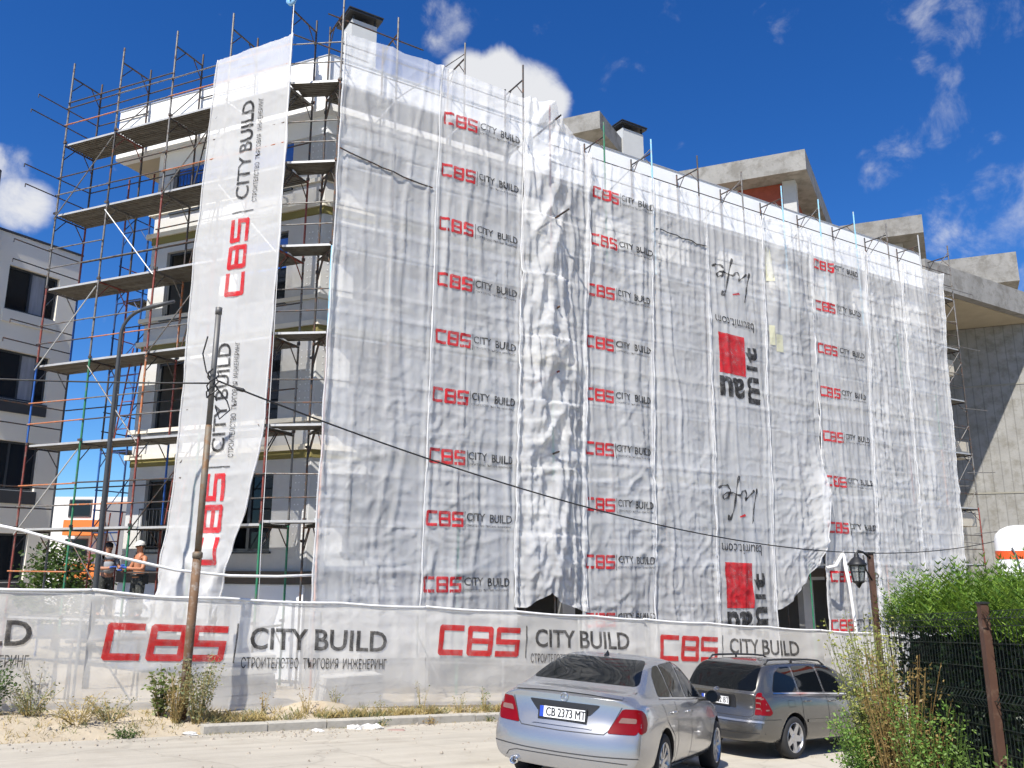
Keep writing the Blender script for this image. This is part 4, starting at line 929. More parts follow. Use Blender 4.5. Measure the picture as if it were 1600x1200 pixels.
b.quad(Np(.38, 0, -.5), Np(.38, 8, -.5), Np(.38, 8, 13.15), Np(.38, 0, 13.15)); b.quad(Np(-9, 8, -.5), Np(-9, 0, -.5), Np(-9, 0, 13.15), Np(-9, 8, 13.15)); b.quad(Np(.38, 8, -.5), Np(-9, 8, -.5), Np(-9, 8, 13.15), Np(.38, 8, 13.15))
b.build('wall', nb_wall, nb)
b = MB(); b.obox(Np(.42, -.04, 13.152), DN * -9.5, NN * 8.1, UP * .07); b.build('coping', nb_dark, nb)
pale_pane = mat('pane_sky_and_curtain', (.30, .31, .34), .12, 0, .25, 2.5, spec=.8, stretch=(3, 3, .4))  # pale tone holds painted sky reflection as well as curtains
for a, c, z0, z1 in nwin:
    b = MB(); w = .07
    def bar(s0, s1, za, zb, d=.08): b.obox(Np(s0, .12, za), DN * (s1 - s0), NN * d, UP * (zb - za))
    m1 = a + (c - a) * .45; m2 = a + (c - a) * .76
    bar(a + .003, a + w, z0 + .003, z1 - .003); bar(c - w, c - .003, z0 + .003, z1 - .003); bar(a + w, c - w, z0 + .003, z0 + w); bar(a + w, c - w, z1 - w, z1 - .003); bar(m1, m1 + w, z0 + w, z1 - w); bar(m2, m2 + w, z0 + w, z1 - w)
    wn = b.build('window', frame_dark, nb)
    for sa, sb in ((a + w, m1), (m1 + w, m2), (m2 + w, c - w)):
        g = MB(); t = random.uniform(-.02, .02); g.obox(Np(sa, .15 + t, z0 + w), DN * (sb - sa) , NN * .012, UP * (z1 - z0 - 2 * w)); g.build('pane', pale_pane if (sa > m1 and sa < m2 and z0 > 7) else glass_d, wn)
    g = MB(); g.obox(Np(a - .06, -.05, z0 - .42), DN * (c - a + .12), NN * .06, UP * .40); g.build('sill_panel', nb_dark if z0 < 10 else nb_wall, wn)
b = MB(); b.obox(Np(-2.9, -.5, 12.4), DN * -3, NN * .5, UP * 1.6); b.build('balcony_corner', nb_dark, nb); b = MB(); b.tube(Np(-2.9, -.48, 14), Np(-2.9, -.48, 14.9), .03); b.tube(Np(-2.9, -.48, 14.9), Np(-5.5, -.48, 14.9), .03); b.build('roof_railing', nb_dark, nb)
# far apartment house behind the site
fb = empty('far_house', (-31, 62, 0), 'distant white apartment house with orange balconies seen under the scaffold', 'building')
fw = mat('far_white', (.72, .71, .68), .9, 0, .04, .5); fgy = mat('far_grey', (.22, .22, .225), .8, 0, .05, .5); forr = mat('far_orange', (.62, .17, .03), .7, 0, .05, .5)
b = MB(); b.obox((-36.5, 62, -1), (8, 0, 0), (0, 9, 0), (0, 0, 8.4)); b.build('wall', fw, fb)
b = MB(); b.obox((-30.5, 61.2, -1), (7.5, 0, 0), (0, 8, 0), (0, 0, 8.0)); b.build('wall', fgy, fb)
for x, z in ((-33.2, 5.9), (-33.2, 3.0), (-33.2, .3), (-28.4, 5.0), (-28.4, 2.2), (-26.0, 5.0)):
    m_ = fw if x > -30 else fgy
    b = MB(); y_ = 61.93 if x < -30 else 61.13; b.obox((x, y_, z), (1.7, 0, 0), (0, .06, 0), (0, 0, 1.3)); wn = b.build('window', frame_dark, fb)
    b = MB(); b.obox((x + .1, y_ - .02, z + .1), (1.5, 0, 0), (0, .015, 0), (0, 0, 1.1)); b.build('pane', glass_d, wn)
for z in (4.5, 1.4):
    b = MB(); b.obox((-32.6, 60.3, z), (2.6, 0, 0), (0, 1.6, 0), (0, 0, 1.1)); b.build('balcony', forr, fb)
for z in (4.2, 1.2):
    b = MB(); b.obox((-27.6, 60.2, z), (3, 0, 0), (0, .98, 0), (0, 0, 1.1)); b.build('balcony', fw, fb)

# ------------------------------------------------------------------ poles, lamp, cables
def ground_at(x, y): return ground_z(x, y)
pole_r = mat('rusty_pole', (.15, .085, .045), .75, .2, .3, 5, .003, 40, color2=(.25, .22, .19), fac2=(.5, .66)); pole_g = mat('grey_pole', (.13, .127, .122), .55, .4, .15, 4, color2=(.18, .09, .045), fac2=(.6, .7))
px, py = -4.98, 13.2
pole = empty('utility_pole', (px, py, ground_at(px, py)), 'rusty steel utility pole standing in weeds in front of the fence', 'pole')
b = MB(); b.path([(px - .02, py, ground_at(px, py) - .1), (px, py, 1.4), (px + .02, py, 2.72)], .068, 14); b.build('lower_shaft', pole_r, pole, True)
b = MB(); b.lathe((px + .02, py, 2.68), (0, 0, 1), [(0, .069), (0, .078), (.08, .078), (.1, .052)], 14); b.path([(px + .02, py, 2.7), (px + .035, py, 4.8)], .052, 12); b.build('middle_shaft', mat('weathered_pole', (.17, .14, .105), .65, .3, .2, 5, color2=(.17, .09, .04), fac2=(.48, .62)), pole, True)
b = MB(); b.path([(px + .035, py, 4.78), (px + .05, py, 6.78)], .046, 12); b.lathe((px + .05, py, 6.68), (0, 0, 1), [(0, .046), (0, .055), (.12, .055), (.13, .0)], 12); b.build('upper_shaft', pole_g, pole, True)
blk = mat('black_cable', (.012, .012, .013), .6)
b = MB()
for k in range(3):
    b.path([(px + .05 + .09 * math.cos(i * .9 + k * 2) , py - .02 + .08 * math.sin(i * .9 + k * 2), 5.2 + .06 * i + k * .02) for i in range(9)], .012, 5)
b.path([(px - .1, py, 6.3), (px - .16, py, 6.0), (px - .08, py, 5.7), (px + .1, py - .05, 5.45), (px + .3, py, 5.2), (px + .36, py, 5.05), (px + .2, py, 4.9), (px + .12, py, 5.1)], .013, 5)
b.lathe((px + .42, py + .02, 5.42), (1, .3, -.25), [(0, .0), (.02, .03), (.12, .035), (.16, .015)], 8)
b.build('cable_clamp', blk, pole)
def sag(p, q, d, n=40):
    p, q = Vector(p), Vector(q); return [p.lerp(q, i / n) + UP * (-4 * d * (i / n) * (1 - i / n)) for i in range(n + 1)]
cord('overhead_cable', sag((px + .1, py, 5.55), (17.5, 30.2, 3.35), 1.35), .015, blk, 'black overhead cable sagging across the nets from the pole', 'cable', 6)
cord('overhead_cable', sag((px, py, 5.5), (-22, 11, 7.0), .5), .014, blk, 'thin black cable running off to the picture edge from the pole', 'cable', 5)
lamp = empty('street_lamp', (-7.68, 15.6, ground_at(-7.68, 15.6)), 'dark street lamp pole with curved arm in front of the scaffold', 'street lamp')
b = MB(); lx, ly = -7.70, 15.6; pts = [(lx, ly, 0), (lx, ly, 2), (lx - .02, ly, 5), (lx - .02, ly, 7.0)]
for i in range(1, 8): t = i / 7 * 1.25; pts.append((lx - .02 + .55 * (1 - math.cos(t)), ly, 7.0 + .55 * math.sin(t)))
b.path(pts, [.06, .055, .045, .04] + [.035] * 7, 10); b.build('pole', mat('lamp_pole_paint', (.055, .058, .06), .5, .3, .15, 4), lamp, True)
e = Vector(pts[-1]); d_ = (Vector(pts[-1]) - Vector(pts[-2])).normalized()
b = MB(); b.path([e, e + Vector((.22, 0, .07)), e + Vector((.62, 0, .17))], [.035, .05, .03], 10); b.build('lamp_head', mat('lamp_head_paint', (.06, .062, .065), .5), lamp, True)
cord('white_hose', [(-9.6, 14.3, 3.38), (-8.6, 14.6, 3.16), (-7.3, 15.1, 2.75), (-6.2, 15.5, 2.47), (-5.4, 16.1, 2.36), (-4.6, 16.5, 2.34), (-3.96, 16.87, 2.36)], .028, rope_w, 'white strap stretched across the scaffold in front of the workers', 'strap', 6)

# ------------------------------------------------------------------ plants
def leaf_cloud(b, pts, size, rnd, droop=.3):
    for p in pts:
        a = rnd.uniform(0, 6.283); el = rnd.uniform(-.5, .9); d = Vector((math.cos(a) * math.cos(el), math.sin(a) * math.cos(el), math.sin(el))); s = size * rnd.uniform(.6, 1.4)
        w = d.cross(Vector((rnd.uniform(-1, 1), rnd.uniform(-1, 1), rnd.uniform(-1, 1)))).normalized() * s * .24; p = Vector(p)
        b.poly([p, p + d * s * .5 + w, p + d * s, p + d * s * .5 - w])
G1 = leaf_mat('leaf_green', (.06, .12, .02), (.13, .19, .05)); G2 = leaf_mat('leaf_dusty', (.17, .20, .09), (.28, .27, .13)); G3 = leaf_mat('dry_stalk', (.36, .27, .10), (.50, .40, .18)); G4 = leaf_mat('leaf_dark', (.035, .075, .02), (.09, .14, .03)); G5 = leaf_mat('dry_brown', (.20, .12, .045), (.36, .25, .10))
def weed(name, label, x, y, h, spread, stems, lm, leaf, per, seed, lean=(0, 0), cat='weed', group='weeds along the fence and verge', sm=None):
    rnd = random.Random(seed); z = ground_at(x, y) - .02; root = empty(name, (x, y, z), label, cat, group)
    bs, bl = MB(), MB()
    for k in range(stems):
        a = rnd.uniform(0, 6.283); r0 = spread * .25 * rnd.random(); r1 = spread * rnd.uniform(.3, 1); hh = h * rnd.uniform(.5, 1)
        p0 = Vector((x + math.cos(a) * r0, y + math.sin(a) * r0, z)); p2 = Vector((x + math.cos(a) * r1 + lean[0] * hh, y + math.sin(a) * r1 + lean[1] * hh, z + hh)); p1 = (p0 + p2) / 2 + UP * hh * .12
        pts = [p0, p0.lerp(p1, .6), p1, p1.lerp(p2, .6), p2]; bs.path(pts, [.006, .005, .004, .003, .002], 4)
        lp = []
        for i in range(per):
            t = rnd.uniform(.12, 1); q = (p0.lerp(p1, t * 2) if t < .5 else p1.lerp(p2, t * 2 - 1)); lp.append(q + Vector((rnd.gauss(0, .025 + .03 * spread), rnd.gauss(0, .025 + .03 * spread), rnd.gauss(0, .02))))
        leaf_cloud(bl, lp, leaf, rnd)
    bs.build('stems', sm or G3, root); o = bl.build('foliage', lm, root)
def tuft(b, x, y, n, h, sp, rnd):
    z = ground_at(x, y)
    for k in range(n):
        a = rnd.uniform(0, 6.283); r = sp * math.sqrt(rnd.random()); p = Vector((x + math.cos(a) * r, y + math.sin(a) * r, 0)); p.z = ground_at(p.x, p.y) - .01; hh = h * rnd.uniform(.4, 1.2)
        d = Vector((rnd.gauss(0, .5), rnd.gauss(0, .5), 1)).normalized(); w = Vector((rnd.uniform(-1, 1), rnd.uniform(-1, 1), 0)).normalized() * .006
        b.poly([p - w, p + w, p + d * hh * .6 + w * .6, p + d * hh + Vector((d.x, d.y, 0)) * hh * .25])
rnd = random.Random(4)
bg_, by_ = MB(), MB()                                          # dry grass on the verge strip: nobody could count it
for k in range(520):
    u_ = rnd.uniform(.2, 9.0); ev = abs(rnd.gauss(0, .16)) + .14 if rnd.random() < .8 else rnd.uniform(.14, .8); p = K0 + KX * u_ + KY * ev
    if Pp(0, 0, 0) and (p - P0).dot(NF) > -.1: continue
    dens = noise.noise(Vector((u_ * .9, 4, 0)))
    if dens < -.15 and rnd.random() < .7: continue
    tuft(by_ if rnd.random() < .72 else bg_, p.x, p.y, 16, .11 + .05 * rnd.random(), .10, rnd)
for k in range(90):
    u_ = rnd.uniform(.0, 6.5); p = K0 + KX * u_ + KY * rnd.uniform(-.16, -.06); tuft(by_ if rnd.random() < .5 else bg_, p.x, p.y, 9, .10, .05, rnd)
for k in range(240):
    u_ = rnd.uniform(-4.2, .2); p = K0 + KX * u_ + KY * rnd.uniform(-.1, 1.2); tuft(by_ if rnd.random() < .75 else bg_, p.x, p.y, 7, .09, .09, rnd)
tag(by_.build('dry_grass', G3), 'dry yellow grass on the verge strip below the fence', 'grass', None, 'stuff'); tag(bg_.build('green_grass', G2), 'sparse greenish grass mixed into the dry verge', 'grass', None, 'stuff')
weed('weed_clump', 'dense green weed clump by the fence at the lower picture corner', -7.35, 11.95, .75, .55, 46, G4, .05, 34, 31, sm=G1)
weed('weed_clump', 'loose dusty green weeds on the sand beside the dense clump', -6.75, 12.2, .42, .45, 26, G2, .04, 20, 32)
weed('weed_clump', 'tall dusty weed behind the dense green clump against the fence', -7.0, 12.75, .75, .35, 18, G2, .04, 22, 39)
weed('weed_clump', 'dry straw coloured weeds on the sand between clump and pole', -6.1, 12.25, .42, .5, 26, G3, .035, 16, 33)
weed('weed_clump', 'low yellow green weeds in the sand left of the pole', -5.75, 12.5, .36, .4, 22, G2, .035, 16, 34)
weed('weed_clump', 'dark low weed at the road edge left of the pole', -5.35, 12.15, .22, .22, 16, G4, .04, 16, 35, sm=G1)
weed('leafy_bush', 'broad leaved bush growing on the left of the utility pole', -5.30, 13.1, .74, .27, 20, leaf_mat('ivy_leaf', (.09, .14, .03), (.20, .23, .08)), .08, 18, 36, cat='bush', sm=G5)
weed('leafy_bush', 'fine leaved dusty bush growing on the right of the utility pole', -4.72, 13.1, .98, .40, 34, G2, .045, 40, 37, cat='bush')
weed('weed_clump', 'brown dead stalks round the foot of the utility pole', -5.0, 12.98, .75, .22, 46, G5, .03, 14, 38)
for k, (u_, ev, h, lm, lab) in enumerate(((1.2, .55, .4, G5, 'dark dried weed standing on the kerb verge right of the pole'), (1.95, .5, .55, G5, 'thin leafless brown stalk in front of the lettering'), (2.6, .75, .42, G2, 'small weed on the dirt heap below the lettering'), (3.3, .35, .35, G2, 'low weed on the verge at the kerb by the white litter'), (4.1, .3, .6, G2, 'tall thin weed at the fence base below the fence seam'), (4.9, .25, .4, G2, 'weed at the fence base nearest the sedan'), (5.5, .3, .5, G1, 'green weed beside the sedan tail lamp'), (3.0, -.14, .22, G4, 'dark weed growing out of the gutter by white litter'), (4.0, -.13, .2, G5, 'dried dark weed in the gutter further along'), (5.35, -.12, .2, G4, 'dark gutter weed close to the sedan'))):
    p = K0 + KX * u_ + KY * ev; weed('weed_clump', lab, p.x, p.y, h, .16, 7 if h > .3 else 12, lm, .035, 9, 60 + k)
# heap of sand on the verge, litter
heap = MB()
for j, (r, zz) in enumerate(((.8, -.04), (.62, .03), (.42, .08), (.2, .11), (.02, .12))):
    for i in range(16):
        a = i / 16 * 6.283; q = K0 + KX * 2.35 + KY * .75; rr = r * (1 + .5 * noise.noise(Vector((math.cos(a) * 1.5, math.sin(a) * 1.5, j * .3)))); x_, y_ = q.x + math.cos(a) * rr, q.y + math.sin(a) * rr * .55; heap.v.append((x_, y_, ground_at(x_, y_) + zz + .02 * noise.noise(Vector((x_ * 9, y_ * 9, 0)))))
for j in range(4):
    for i in range(16): heap.f.append((j * 16 + i, j * 16 + (i + 1) % 16, j * 16 + 16 + (i + 1) % 16, j * 16 + 16 + i)); heap.m.append(0)
tag(heap.build('sand_heap', dirt_m, None, True), 'small heap of sand on the verge below the lettering', 'sand heap', None, None)
lit = mat('litter_white', (.55, .54, .51), .7); rnd = random.Random(12)
for k, (u_, ev, sz, lab) in enumerate(((2.75, -.3, .2, 'crumpled white paper in the gutter, the larger one'), (2.45, -.24, .15, 'folded white paper scrap left of the larger one'), (1.75, -.3, .12, 'flattened pale scrap in the gutter nearest the pole'), (3.0, -.62, .16, 'flat dark edged disc of litter lying out on the street'), (-.15, -.05, .12, 'crumpled bluish white bag at the kerb end by the pole'))):
    p = K0 + KX * u_ + KY * ev; z = plane_z(p.x, p.y) + .005; b = MB(); n = 9
    for j, (r, h) in enumerate(((1, .0), (.85, .22), (.4, .34), (.02, .3))):
        for i in range(n): a = i / n * 6.283; rr = sz * r * rnd.uniform(.7, 1.2); b.v.append((p.x + math.cos(a) * rr, p.y + math.sin(a) * rr * .6, z + h * sz * (.18 if k == 3 else rnd.uniform(.5, 1.3))))
    for j in range(3):
        for i in range(n): b.f.append((j * n + i, j * n + (i + 1) % n, (j + 1) * n + (i + 1) % n, (j + 1) * n + i)); b.m.append(0)
    tag(b.build('litter', lit if k != 3 else mat('litter_brown', (.3, .2, .17), .7)), lab, 'litter', 'litter along the kerb')
# tree behind the scaffold on the left
def tree(name, label, x, y, h, rad, lm, seed, nleaf, leaf):
    rnd = random.Random(seed); z = ground_at(x, y); root = empty(name, (x, y, z), label, 'tree', None); b = MB(); bl = MB()
    b.path([(x, y, z - .1), (x + .05, y, z + h * .3), (x - .05, y + .05, z + h * .75)], [.09, .07, .03], 7); tips = []
    for k in range(16):
        a = k * 2.4; t = .25 + .7 * k / 16; p = Vector((x, y, z + h * t * .9)); r_ = rad * (1.05 - .55 * abs(t - .4)) * rnd.uniform(.7, 1.1); q = p + Vector((math.cos(a) * r_, math.sin(a) * r_, h * .12)); b.path([p, p.lerp(q, .5) + UP * .08, q], [.03, .02, .008], 5); tips += [p.lerp(q, f) for f in (.5, .75, 1)]
    b.build('trunk', mat('bark', (.12, .09, .06), .9, 0, .2, 6, .01), root)
    leaf_cloud(bl, [t_ + Vector((rnd.gauss(0, rad * .2), rnd.gauss(0, rad * .2), rnd.gauss(0, rad * .2))) for t_ in rnd.choices(tips, k=nleaf)], leaf, rnd); bl.build('crown', lm, root)
tree('young_tree', 'small dark green tree behind the scaffold near the far house', -12.6, 23.5, 2.8, 1.0, G4, 5, 3600, .13)

# ------------------------------------------------------------------ hedge, wire fence and lantern on the right
WX = lambda y: 3.36 + .05 * (y - 6)           # fence line runs past the viewer
hedge = empty('hedge', (4.2, 7.0, 0), 'clipped dark hedge with fresh bright green tops behind the wire fence', 'hedge')
rnd = random.Random(17); b = MB(); hz0 = -.3
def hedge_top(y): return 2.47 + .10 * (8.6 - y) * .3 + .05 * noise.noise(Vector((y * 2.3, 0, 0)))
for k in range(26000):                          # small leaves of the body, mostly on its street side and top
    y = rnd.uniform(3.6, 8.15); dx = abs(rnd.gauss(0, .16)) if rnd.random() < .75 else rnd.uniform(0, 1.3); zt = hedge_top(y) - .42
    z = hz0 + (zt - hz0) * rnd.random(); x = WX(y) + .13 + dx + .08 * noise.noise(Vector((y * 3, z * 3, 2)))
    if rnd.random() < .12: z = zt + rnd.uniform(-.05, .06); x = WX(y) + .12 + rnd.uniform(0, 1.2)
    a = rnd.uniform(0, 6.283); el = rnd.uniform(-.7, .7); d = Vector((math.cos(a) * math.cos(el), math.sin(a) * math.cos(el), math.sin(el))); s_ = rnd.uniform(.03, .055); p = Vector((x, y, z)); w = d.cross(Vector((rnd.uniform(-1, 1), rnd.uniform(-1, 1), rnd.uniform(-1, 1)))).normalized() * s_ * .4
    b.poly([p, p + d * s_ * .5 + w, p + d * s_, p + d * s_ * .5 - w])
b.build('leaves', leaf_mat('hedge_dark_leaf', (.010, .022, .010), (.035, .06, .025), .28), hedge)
b = MB()
for y0 in span(3.8, 8.9, .25):
    for dx in (.35, .8): b.path([(WX(y0) + dx, y0, -.3), (WX(y0) + dx + .04, y0 + .05, 1.0), (WX(y0) + dx - .03, y0, 1.95)], [.02, .015, .008], 5)
b.build('stems', mat('hedge_stem', (.045, .035, .025), .9), hedge)
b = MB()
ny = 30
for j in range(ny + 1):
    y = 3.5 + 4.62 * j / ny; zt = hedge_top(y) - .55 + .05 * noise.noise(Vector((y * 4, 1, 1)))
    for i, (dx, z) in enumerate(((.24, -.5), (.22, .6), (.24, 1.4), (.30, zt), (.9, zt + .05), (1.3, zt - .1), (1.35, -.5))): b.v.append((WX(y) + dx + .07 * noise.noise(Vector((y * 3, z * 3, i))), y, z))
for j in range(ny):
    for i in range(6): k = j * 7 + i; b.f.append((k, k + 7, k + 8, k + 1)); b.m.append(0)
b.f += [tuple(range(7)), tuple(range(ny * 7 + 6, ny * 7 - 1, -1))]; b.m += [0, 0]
b.build('dark_core', mat('hedge_inner_shade', (.008, .011, .006), .95, 0, .4, 12, .05, 20), hedge, True)  # added mass closing the gaps, inner shade put into its near-black colour
b = MB()                                         # feathery conifer sprays above the wire
for k in range(3600):
    y = rnd.uniform(4.2, 8.15); x = WX(y) + .04 + rnd.uniform(0, 1.15); zt = hedge_top(y) - .40; edge = min(1, .25 + (8.2 - y) / 1.0)
    p = Vector((x, y, zt + rnd.uniform(-.10, .18 * edge))); a = rnd.uniform(0, 6.283); el = rnd.uniform(.45, 1.4); d = Vector((math.cos(a) * math.cos(el), math.sin(a) * math.cos(el), math.sin(el))); ln = rnd.uniform(.22, .46) * (.5 + .5 * edge); side = d.cross(UP).normalized()
    nseg = 6
    for i in range(nseg):
        t = i / nseg; q = p + d * ln * t + UP * (.02 * math.sin(t * 3)); l2 = ln * .30 * (1 - t * .75)
        for sg in (-1, 1):
            dd = (d * .75 + side * sg * .6 + UP * rnd.uniform(-.15, .25)).normalized(); wv = dd.cross(d).cross(dd).normalized() * .0065
            b.poly([q - wv, q + wv, q + dd * l2])
b.build('sprays', leaf_mat('conifer_spray', (.04, .11, .010), (.19, .29, .035), .5), hedge)
wf = empty('wire_fence', (3.45, 7, 0), 'dark green welded wire fence with brown posts in front of the hedge', 'fence')
wire = mat('green_wire', (.022, .032, .028), .4, .3, .1, 8); brown = mat('brown_post', (.085, .042, .028), .6, .1, .2, 6, color2=(.15, .10, .07), fac2=(.55, .7))
def ftop(y): return 2.12 + (8 - y) * .08
b = MB(); y = 3.7
while y < 8.0:
    zt = ftop(y); prev = None
    pts = [(0, zt), (-.035, zt - .05), (0, zt - .1), (0, zt - .55), (-.035, zt - .6), (0, zt - .65), (0, zt - 1.12), (-.035, zt - 1.17), (0, zt - 1.22), (0, zt - 1.9)]
    for (a1, z1), (a2, z2) in zip(pts, pts[1:]): b.tube((WX(y) + a1, y, z1), (WX(y) + a2, y, z2), .0026, 4, cap=False)
    y += .05
for dz in (0, .05, .1, .22, .38, .55, .6, .65, .78, .94, 1.12, 1.17, 1.22, 1.4, 1.6, 1.8):
    off = -.037 if dz in (.05, .6, 1.17) else -.004
    b.tube((WX(3.7) + off, 3.7, ftop(3.7) - dz), (WX(8.0) + off, 8.0, ftop(8.0) - dz), .0032, 4, cap=False)
o = b.build('wire_panel', wire, wf); o['kind'] = 'stuff'
for y, h, rr in ((8.02, .58, .03), (6.0, .05, .03), (4.0, .05, .03)):
    b = MB(); x = WX(y) - .03; w = .046 if y > 8 else .055; b.obox((x - w / 2, y - w / 2, ground_at(x, y) - .1), (w, 0, 0), (0, w, 0), (0, 0, ftop(y) + h - ground_at(x, y) + .1)); b.build('post', brown, wf)
    b = MB(); b.obox((x - .034, y - .034, ftop(y) + h + .001), (.068, 0, 0), (0, .068, 0), (0, 0, .012)); b.build('post_cap', metal_cap, wf)
lan = empty('wall_lantern', (3.34, 7.97, 2.35), 'black glazed lantern hanging from the tall brown fence post', 'lantern')
lb = mat('lantern_iron', (.02, .02, .021), .5, .3, .1, 8); lc = Vector((3.25, 7.9, 2.44))
def hexr(r, z, n=6): return [lc + Vector((r * math.cos(i / n * 6.283 + .26), r * math.sin(i / n * 6.283 + .26), z)) for i in range(n)]
b = MB(); lo, hi = hexr(.05, 0), hexr(.076, .15)
for i in range(6): b.tube(lo[i], hi[i], .006, 5); b.tube(lo[i], lo[(i + 1) % 6], .007, 5); b.tube(hi[i], hi[(i + 1) % 6], .008, 5); b.tube(lo[i].lerp(hi[i], .62), lo[(i + 1) % 6].lerp(hi[(i + 1) % 6], .62), .003, 4)
b.build('cage', lb, lan)
b = MB(); b.lathe(lc + UP * .147, (0, 0, 1), [(0, .085), (.012, .09), (.03, .072), (.06, .05), (.075, .03), (.085, .02), (.1, .022), (.12, .006)], 12); b.build('roof', lb, lan, True)
b = MB(); b.lathe(lc + UP * -.06, (0, 0, 1), [(0, .004), (.02, .02), (.04, .03), (.06, .065)], 12); b.build('finial', lb, lan, True)
for i in range(6):
    g = MB(); j = (i + 1) % 6; k_ = .96; c_ = lc; g.quad(*[c_ + (p - c_) * k_ + UP * .003 for p in (lo[i], lo[j], hi[j], hi[i])]); g.build('pane', mat('lantern_glass', (.5, .52, .5), .15, 0, .05, 5, trans=.7), lan)
b = MB(); b.path([lc + UP * .25, lc + UP * .28 + Vector((.03, .02, 0)), Vector((3.34, 7.96, 2.71)), Vector((3.42, 8.0, 2.66))], .011, 6); b.path([Vector((3.42, 8.0, 2.45)), Vector((3.36, 7.98, 2.55)), Vector((3.34, 7.96, 2.68))], .008, 6); b.build('bracket', lb, lan, True)
gold = leaf_mat('golden_leaf', (.17, .22, .04), (.38, .37, .11)); fresh = leaf_mat('fresh_leaf', (.09, .19, .03), (.20, .30, .07)); wither = leaf_mat('withered', (.14, .10, .03), (.30, .21, .08))
SG = 'shrubs before the wire fence'
weed('roadside_shrub', 'green feathery shrub overlapping the flank of the estate car', 3.10, 7.4, 1.30, .30, 90, fresh, .032, 100, 71, lean=(-.16, 0), cat='shrub', group=SG, sm=G1)
weed('roadside_shrub', 'tall dry golden weed in front of the lantern post', 3.2, 7.5, 2.1, .34, 110, gold, .03, 90, 72, lean=(-.06, .02), cat='shrub', group=SG, sm=G2)
weed('roadside_shrub', 'brown withered stalks against the middle of the wire fence', 3.10, 6.95, 1.8, .38, 70, wither, .03, 60, 73, lean=(.0, -.05), cat='shrub', group=SG, sm=G5)
weed('roadside_shrub', 'low green weed at the foot of the wire fence', 3.12, 6.55, 1.45, .30, 60, fresh, .03, 80, 74, cat='shrub', group=SG, sm=G1)
weed('roadside_shrub', 'green weeds by the second brown fence post', 3.2, 5.85, 1.25, .26, 44, G1, .035, 50, 75, cat='shrub', group=SG, sm=G1)

# ------------------------------------------------------------------ white van behind the hedge
vx, vy = 9.8, 17.0
vroot = empty('white_van', (vx + 1.0, vy + 2.4, plane_z(vx + 1, vy + 2)), 'white van with an orange stripe round its roof, half hidden by the hedge', 'van')
def rounded_box(b, x0, x1, y0, y1, z0, z1, r, n=6):
    def loop(ins, z):
        o = []
        for cx, cy, a0 in ((x1 - r, y1 - r, 0), (x0 + r, y1 - r, 90), (x0 + r, y0 + r, 180), (x1 - r, y0 + r, 270)):
            for i in range(n + 1): a = R(a0 + 90 * i / n); o.append((cx + (r - ins) * math.cos(a), cy + (r - ins) * math.sin(a), z))
        return o
    rows = [loop(0, z0), loop(0, z1 - r * .7)] + [loop(r * (1 - math.cos(t)), z1 - r * .7 + r * .7 * math.sin(t)) for t in (.4, .8, 1.2, 1.5)]
    k = len(b.v); m = len(rows[0])
    for rw in rows: b.v += rw
    for j in range(len(rows) - 1):
        for i in range(m): b.f.append((k + j * m + i, k + j * m + (i + 1) % m, k + (j + 1) * m + (i + 1) % m, k + (j + 1) * m + i)); b.m.append(0)
    b.f.append(tuple(k + (len(rows) - 1) * m + i for i in range(m))); b.m.append(0)
vz = plane_z(vx, vy)
def vrot(b):
    c_, s_ = math.cos(R(-33)), math.sin(R(-33)); b.v = [(vx + (x - vx) * c_ - (y - vy) * s_, vy + (x - vx) * s_ + (y - vy) * c_, z) for x, y, z in b.v]
vwhite = mat('van_white', (.80, .80, .79), .3, 0, .02, 1, coat=.5); vor = mat('van_orange', (.75, .10, .02), .4, 0, .05, 2)
b = MB(); rounded_box(b, vx, vx + 2.1, vy, vy + 4.8, vz + .4, 3.36, .42); vrot(b); b.build('body', vwhite, vroot, True)
b = MB(); rounded_box(b, vx - .006, vx + 2.106, vy - .006, vy + 4.806, 2.84, 2.97, .42); b.f = [f for f in b.f if len(f) == 4][:28]; b.m = [0] * len(b.f); vrot(b); b.build('stripe', vor, vroot, True)
b = MB(); b.path([(vx + .32, vy - .02, 2.9), (vx + .38, vy - .03, 2.75), (vx + .46, vy - .03, 2.2), (vx + .5, vy - .03, 1.6)], .018, 6); vrot(b); b.build('door_seam', frame_dark, vroot, True)
b = MB(); b.obox((vx + .55, vy - .02, 1.5), (1.2, 0, 0), (0, .03, 0), (0, 0, .9)); vrot(b); b.build('rear_window', glass_d, vroot)
for dx in (.05, 1.85):
    for dy in (.8, 3.8):
        b = MB(); b.lathe((vx + dx, vy + dy, vz + .33), (1, 0, 0), [(0, .1), (0, .33), (.2, .33), (.2, .1)], 20); vrot(b); b.build('wheel', mat('tyre', (.018, .018, .019), .85, 0, .1, 10), vroot, True)

